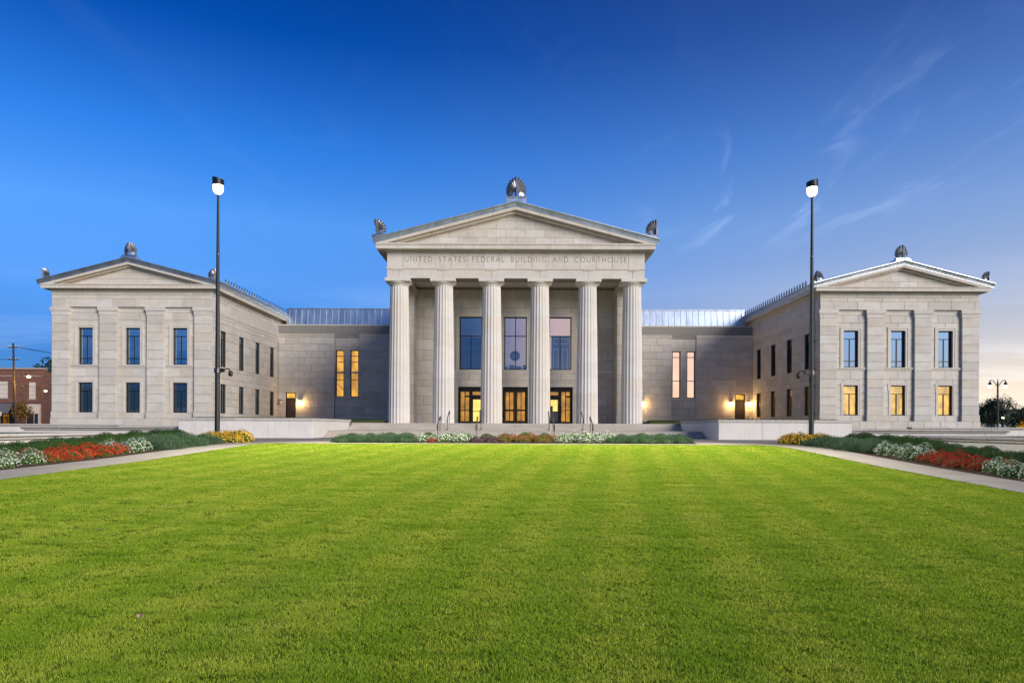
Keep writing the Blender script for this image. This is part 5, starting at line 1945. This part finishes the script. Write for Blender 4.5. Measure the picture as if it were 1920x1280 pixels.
# ------------------------------------------------------------------ background, left: the street
BX0, BX1, BY, BZ = -92.0, -66.2, 96.0, 8.6
bk = thing('brick_building', 'two-storey brown brick shop building behind the left wing', 'building', T(-79, BY, 0))
MF = T(0, BY)
hol = [(-74.9, -71.35, 4.6, 6.95), (-67.95 - 0.5, -67.95 + 0.5, 4.45, 6.85), (-90, -70.3, 0.2, 3.9), (-69.0, -66.6, 0.2, 3.9)]
bwall = backing(MF, BX0, BX1, 0, BZ, hol, d0=0.0, d1=0.5, name='wall', mat='brick_red', parent=bk)
MB().box(BX0, BX1, BY + 0.5, BY + 18, 0, BZ - 0.3).build('rear_block', 'brick_red', bk, Matrix())
for (a, b) in ((BX0, -83.5), (-70.2, -69.15), (BX1 - 0.35, BX1)):
    MB().box(a, b, -0.18, -0.004, 0, BZ - 0.5).build('pier', 'brick_red', bk, MF)
MB().box(BX0, BX1, -0.22, 0.55, BZ, BZ + 0.22).build('parapet_cap', 'far_wall', bk, MF)
MB().box(BX0, BX1, -0.1, -0.004, 7.6, 7.75).build('brick_band', 'far_wall', bk, MF)
for (a, b, c, d) in hol[:2]:
    w_ = MB().box(a, b, 0.12, 0.18, c, d).build('window', 'white_panel', bk, MF)
    MB().box(a - 0.1, b + 0.1, -0.08, 0.10, c - 0.16, c - 0.003).build('sill', 'far_wall', w_, MF)
    for k in range(1, 4):
        zz = c + (d - c) * k / 4
        MB().box(a, b, 0.10, 0.119, zz - 0.02, zz + 0.02).build('glazing_bar', 'far_wall', w_, MF)
aw = MB().add([(-90, -1.2, 2.65), (-70.35, -1.2, 2.65), (-70.35, -0.01, 3.85), (-90, -0.01, 3.85), (-90, -1.2, 2.4), (-70.35, -1.2, 2.4)], [(0, 1, 2, 3), (4, 5, 1, 0)]).build('awning', 'grey_metal_panel', bk, MF)
sf = MB().box(-90, -70.3, 0.42, 0.46, 0.2, 3.9).build('shopfront', 'bronze_dark', bk, MF)
for k in range(9):
    xa = -72.3 - k * 1.15
    MB().box(xa, xa + 0.8, 0.38, 0.418, 0.8, 2.3).build('shop_window', 'room_dim' if k in (0, 1, 4) else 'glass_dim', sf, MF)
sf2 = MB().box(-69.0, -66.6, 0.30, 0.36, 0.2, 3.9).build('shopfront', 'cream_render', bk, MF)
MB().box(-68.9, -67.9, 0.26, 0.296, 0.2, 2.4).build('shop_door', 'door_brown', sf2, MF)
MB().box(-67.8, -67.3, 0.26, 0.296, 0.4, 2.4).build('shop_window', 'glass_dim', sf2, MF)


def tree(name, label, x, y, h, cr, th, mat, n=2600, size=0.16, group=None, seed=1, lobes=9, stretch=1.0, z0=None):
    r = random.Random(seed)
    z0 = g(x, y) if z0 is None else z0
    t = thing(name, label, 'tree', T(x, y, z0), group)
    m = MB()
    m.path([(0, 0, -0.1), (0.05, 0.03, th * 0.5), (-0.04, 0.0, th), (0.05, 0.05, h * 0.82)], [h * 0.032, h * 0.025, h * 0.02, h * 0.006], 9)
    cents = []
    for k in range(lobes):
        a = k * 2.399 + r.uniform(-.3, .3)
        zz = th + (h - th) * (0.12 + 0.78 * (k + 0.5) / lobes)
        f = math.sin(math.pi * min(0.96, (0.22 + 0.75 * (k + .5) / lobes)))
        rad = cr * f * r.uniform(0.45, 0.75) * stretch
        c = Vector((math.cos(a) * rad, math.sin(a) * rad, zz))
        cents.append((c, cr * r.uniform(0.34, 0.52)))
        m.path([(0, 0, th * 0.8 + (zz - th) * 0.4), tuple(c * 0.55 + Vector((0, 0, zz * 0.40))), tuple(c)], [h * 0.012, h * 0.008, h * 0.003], 6)
    m.build('trunk', 'bark', t)
    cm_ = MB()
    global rng
    keep = rng
    rng = r
    for _ in range(n):
        c, rad = r.choice(cents)
        d = Vector((r.gauss(0, 1), r.gauss(0, 1), r.gauss(0, 0.75))).normalized() * rad * r.random() ** 0.4
        leaf(cm_, c + d, d + Vector((r.uniform(-1, 1), r.uniform(-1, 1), r.uniform(-.2, 1))) * rad, size * r.uniform(0.6, 1.3), 0.55)
    rng = keep
    cm_.build('crown', mat, t)
    return t


tree('street_tree', 'small golden-leaved tree in front of the white shopfront', -65.6, 90.5, 3.6, 1.6, 1.6, 'leaf_tree_gold', 900, 0.13, seed=4)
tree('street_tree', 'dark tree crown showing above the brick building', -82, 122, 12.2, 5.5, 5.0, 'leaf_tree_far', 2200, 0.3, seed=6)
tree('street_tree', 'dark tree crown above the right end of the brick building', -74.5, 124, 11.6, 4.6, 5.0, 'leaf_tree_far', 1800, 0.3, seed=7)

ux, uy = -62.2, 85.0
up = thing('utility_pole', 'leaning wooden utility pole with street lamp beside the brick building', 'utility pole', T(ux, uy, 0))
MB().path([(0, 0, 0), (-0.35, 0, 11.0)], [0.15, 0.10], 10).build('pole', 'wood_pole', up)
for z, L in ((10.4, 0.7), (8.9, 0.75)):
    MB().box(-0.34 - L, -0.34 + L, -0.06, 0.06, z, z + 0.12).build('crossarm', 'wood_pole', up)
    for s in (-0.9, -0.45, 0.45, 0.9):
        MB().lathe([(0.05, z + 0.12), (0.06, z + 0.2), (0.03, z + 0.28)], 8, -0.34 + s * L).build('insulator', 'seal_pale', up)
MB().path([(-0.2, 0, 6.3), (0.4, 0, 6.9), (1.1, 0, 7.15), (1.5, 0, 7.1)], 0.04).build('lamp_arm', 'rail_metal', up)
MB().lathe([(0.04, 7.15), (0.20, 7.05), (0.24, 6.9)], 12, 1.6).build('lamp_hood', 'rail_metal', up)
MB().lathe([(0.02, 6.68), (0.15, 6.72), (0.21, 6.89)], 12, 1.6).build('lamp_lens', 'lamp_sodium', up, smooth=True)
l = bpy.data.lights.new('street_lamp', 'POINT')
l.energy = 1000
l.color = (1.0, 0.5, 0.14)
l.shadow_soft_size = 0.2
lo3 = bpy.data.objects.new('street_lamp_light', l)
COL.objects.link(lo3)
lo3.location = (ux + 1.6, uy, 6.5)
lo3['kind'] = 'helper'
for k, (a, b, sag) in enumerate((((-62.6, 85, 10.6), (-40, 112, 9.6), 0.8), ((-62.5, 85, 10.55), (-40, 112, 8.9), 0.8), ((-62.5, 85, 9.1), (-110, 88, 9.2), 0.9), ((-62.4, 85, 5.9), (-110, 86, 5.6), 0.3), ((-62.4, 85, 5.9), (-52, 98, 4.6), 0.4))):
    pts = []
    for i in range(13):
        t = i / 12
        p = Vector(a).lerp(Vector(b), t)
        p.z -= sag * 4 * t * (1 - t)
        pts.append(tuple(p))
    tag(MB().path(pts, 0.022, 5).build('overhead_wire', 'black_paint'), ['upper thin wire running right from the utility pole', 'second thin wire running right from the utility pole', 'thin wire running left from the crossarm of the utility pole', 'lit low cable running left from the utility pole', 'lit low cable running right from the utility pole'][k], 'wire', 'overhead wires at the utility pole')
# lit lamp on the corner of the brick building
wl = thing('building_lamp', 'white lit lamp on the right corner of the brick building', 'lamp', T(-65.8, BY - 0.25, 5.6))
MB().box(-0.1, 0.1, 0.0, 0.2, -0.1, 0.25).build('housing', 'bronze_dark', wl)
MB().lathe([(0.03, -0.22), (0.17, -0.12), (0.2, 0.05)], 12, 0, -0.12).build('lens', 'lamp_white', wl, smooth=True)
# parking sign by the shop front
ps = thing('street_sign', 'small pale street sign on a thin post before the shopfront', 'sign', T(-68.6, 91, 0))
MB().tube((0, 0, 0), (0, 0, 2.6), 0.03).build('post', 'rail_metal', ps)
MB().box(-0.16, 0.16, -0.04, -0.031, 2.0, 2.55, c=0.0).build('plate', 'white_panel', ps)
sheet('road_left', -150, -46, 82.0, 92.0, 0.01, 'asphalt', step=8)
sheet('road_right', 46, 190, 100.0, 136.0, 0.01, 'asphalt', step=8)

# ------------------------------------------------------------------ background, right
def street_lamp(x, y, h, two, label):
    t = thing('street_lamp', label, 'street lamp', T(x, y, g(x, y)), 'lit street lamps on the right')
    MB().lathe([(0.22, 0), (0.22, 0.3), (0.13, 0.5), (0.10, 1.2), (0.085, h - 0.1), (0.05, h), (0.02, h + 0.35)], 12).build('post', 'black_paint', t)
    for s in ((-1, 1) if two else (0,)):
        hx = s * 0.86
        if s:
            MB().path([(0, 0, h - 0.55), (s * 0.25, 0, h - 0.25), (s * 0.5, 0, h + 0.12), (s * 0.75, 0, h + 0.16), (hx, 0, h + 0.05)], 0.04).build('arm', 'black_paint', t)
        hz = h - 0.12 if s else h + 0.05
        MB().lathe([(0.19, hz - 0.28), (0.17, hz - 0.1), (0.06, hz + 0.1), (0.02, hz + 0.32)], 12, hx).build('hood', 'black_paint', t)
        MB().lathe([(0.03, hz - 0.58), (0.15, hz - 0.48), (0.17, hz - 0.285)], 12, hx).build('globe', 'lamp_white' if not two else 'lamp_warm', t, smooth=True)
    return t


street_lamp(53.0, 75.0, 5.9, True, 'tall twin-armed street lamp with two lit globes right of the right wing')
street_lamp(68.6, 96.0, 2.6, False, 'low glaring white street lamp among the trees on the far right')
for k, (x, y, h, cr, th, mt, sd_, lab) in enumerate((
        (68.4, 98, 4.9, 2.1, 1.3, 'leaf_tree_far', 21, 'dark bushy tree close behind the right wing corner'),
        (72.0, 104, 4.3, 2.0, 1.2, 'leaf_tree', 22, 'green tree left of the twin street lamp'),
        (79.2, 106, 3.7, 2.4, 1.0, 'leaf_tree', 23, 'low spreading tree right of the twin street lamp'),
        (84.5, 108, 5.6, 3.0, 1.2, 'leaf_tree_far', 24, 'dark layered tree at the right edge of the photo'),
        (77.5, 92, 4.0, 2.6, 1.0, 'leaf_tree_gold', 25, 'olive-gold tree at the right edge before the dark one'),
        (88.5, 124, 6.5, 3.4, 1.4, 'leaf_tree_far', 26, 'farthest dark tree at the right edge'),
        (77.0, 122, 4.6, 3.0, 1.2, 'leaf_tree_far', 27, 'far dark tree behind the small bright lamp'))):
    tree('street_tree', lab, x, y, h, cr, th, mt, 2400, 0.15, 'street trees on the far right', seed=sd_, lobes=12, stretch=1.3)
fb = thing('far_building', 'long low flat-roofed building far behind the trees on the right', 'building', T(112, 150, 0))
MB().box(88, 140, 150, 165, 0, 4.6).build('wall', 'far_wall', fb, Matrix())
MB().box(87.6, 140.4, 149.6, 165.4, 4.6, 5.1).build('roof', 'asphalt', fb, Matrix())
for k in range(12):
    MB().box(90 + k * 3.4, 92 + k * 3.4, 149.9, 149.98, 1.0, 3.2).build('window', 'room_amber' if k % 3 == 0 else 'glass_dim', fb, Matrix())


def car(x, y, rz, label):
    t = thing('parked_car', label, 'car', T(x, y, g(x, y) + 0.012, rz), 'cars parked on the far right street')
    prof = [(-2.2, 0.35), (2.2, 0.35), (2.25, 0.7), (1.9, 0.88), (1.1, 0.95), (0.55, 1.42), (-1.1, 1.45), (-1.75, 0.98), (-2.2, 0.9), (-2.25, 0.6)]
    MB().prism(prof, -0.85, 0.85).build('body', 'car_paint', t)
    for s in (-1, 1):
        gl = [(0.98, 0.97), (0.50, 1.36), (-1.02, 1.38), (-1.5, 1.0)]
        MB().prism(gl if True else gl, s * 0.853 - 0.004, s * 0.853 + 0.004).build('side_window', 'glass_dim', t, fix=True)
        for xx in (-1.35, 1.35):
            w_ = MB()
            w_.tube((xx, s * 0.70, 0.33), (xx, s * 0.88, 0.33), 0.33, n=18)
            wh = w_.build('wheel', 'tyre', t)
            MB().tube((xx, s * 0.86, 0.33), (xx, s * 0.892, 0.33), 0.2, n=14).build('rim', 'rail_metal', wh)
    for s in (-1, 1):
        MB().box(2.2, 2.26, s * 0.62 - 0.15, s * 0.62 + 0.15, 0.62, 0.76).build('headlight', 'lamp_warm', t)


car(74.9, 110, 0.0, 'white parked car mostly hidden behind the right wing corner')
car(91.2, 130, R(90), 'white parked car seen end-on left of the twin street lamp')
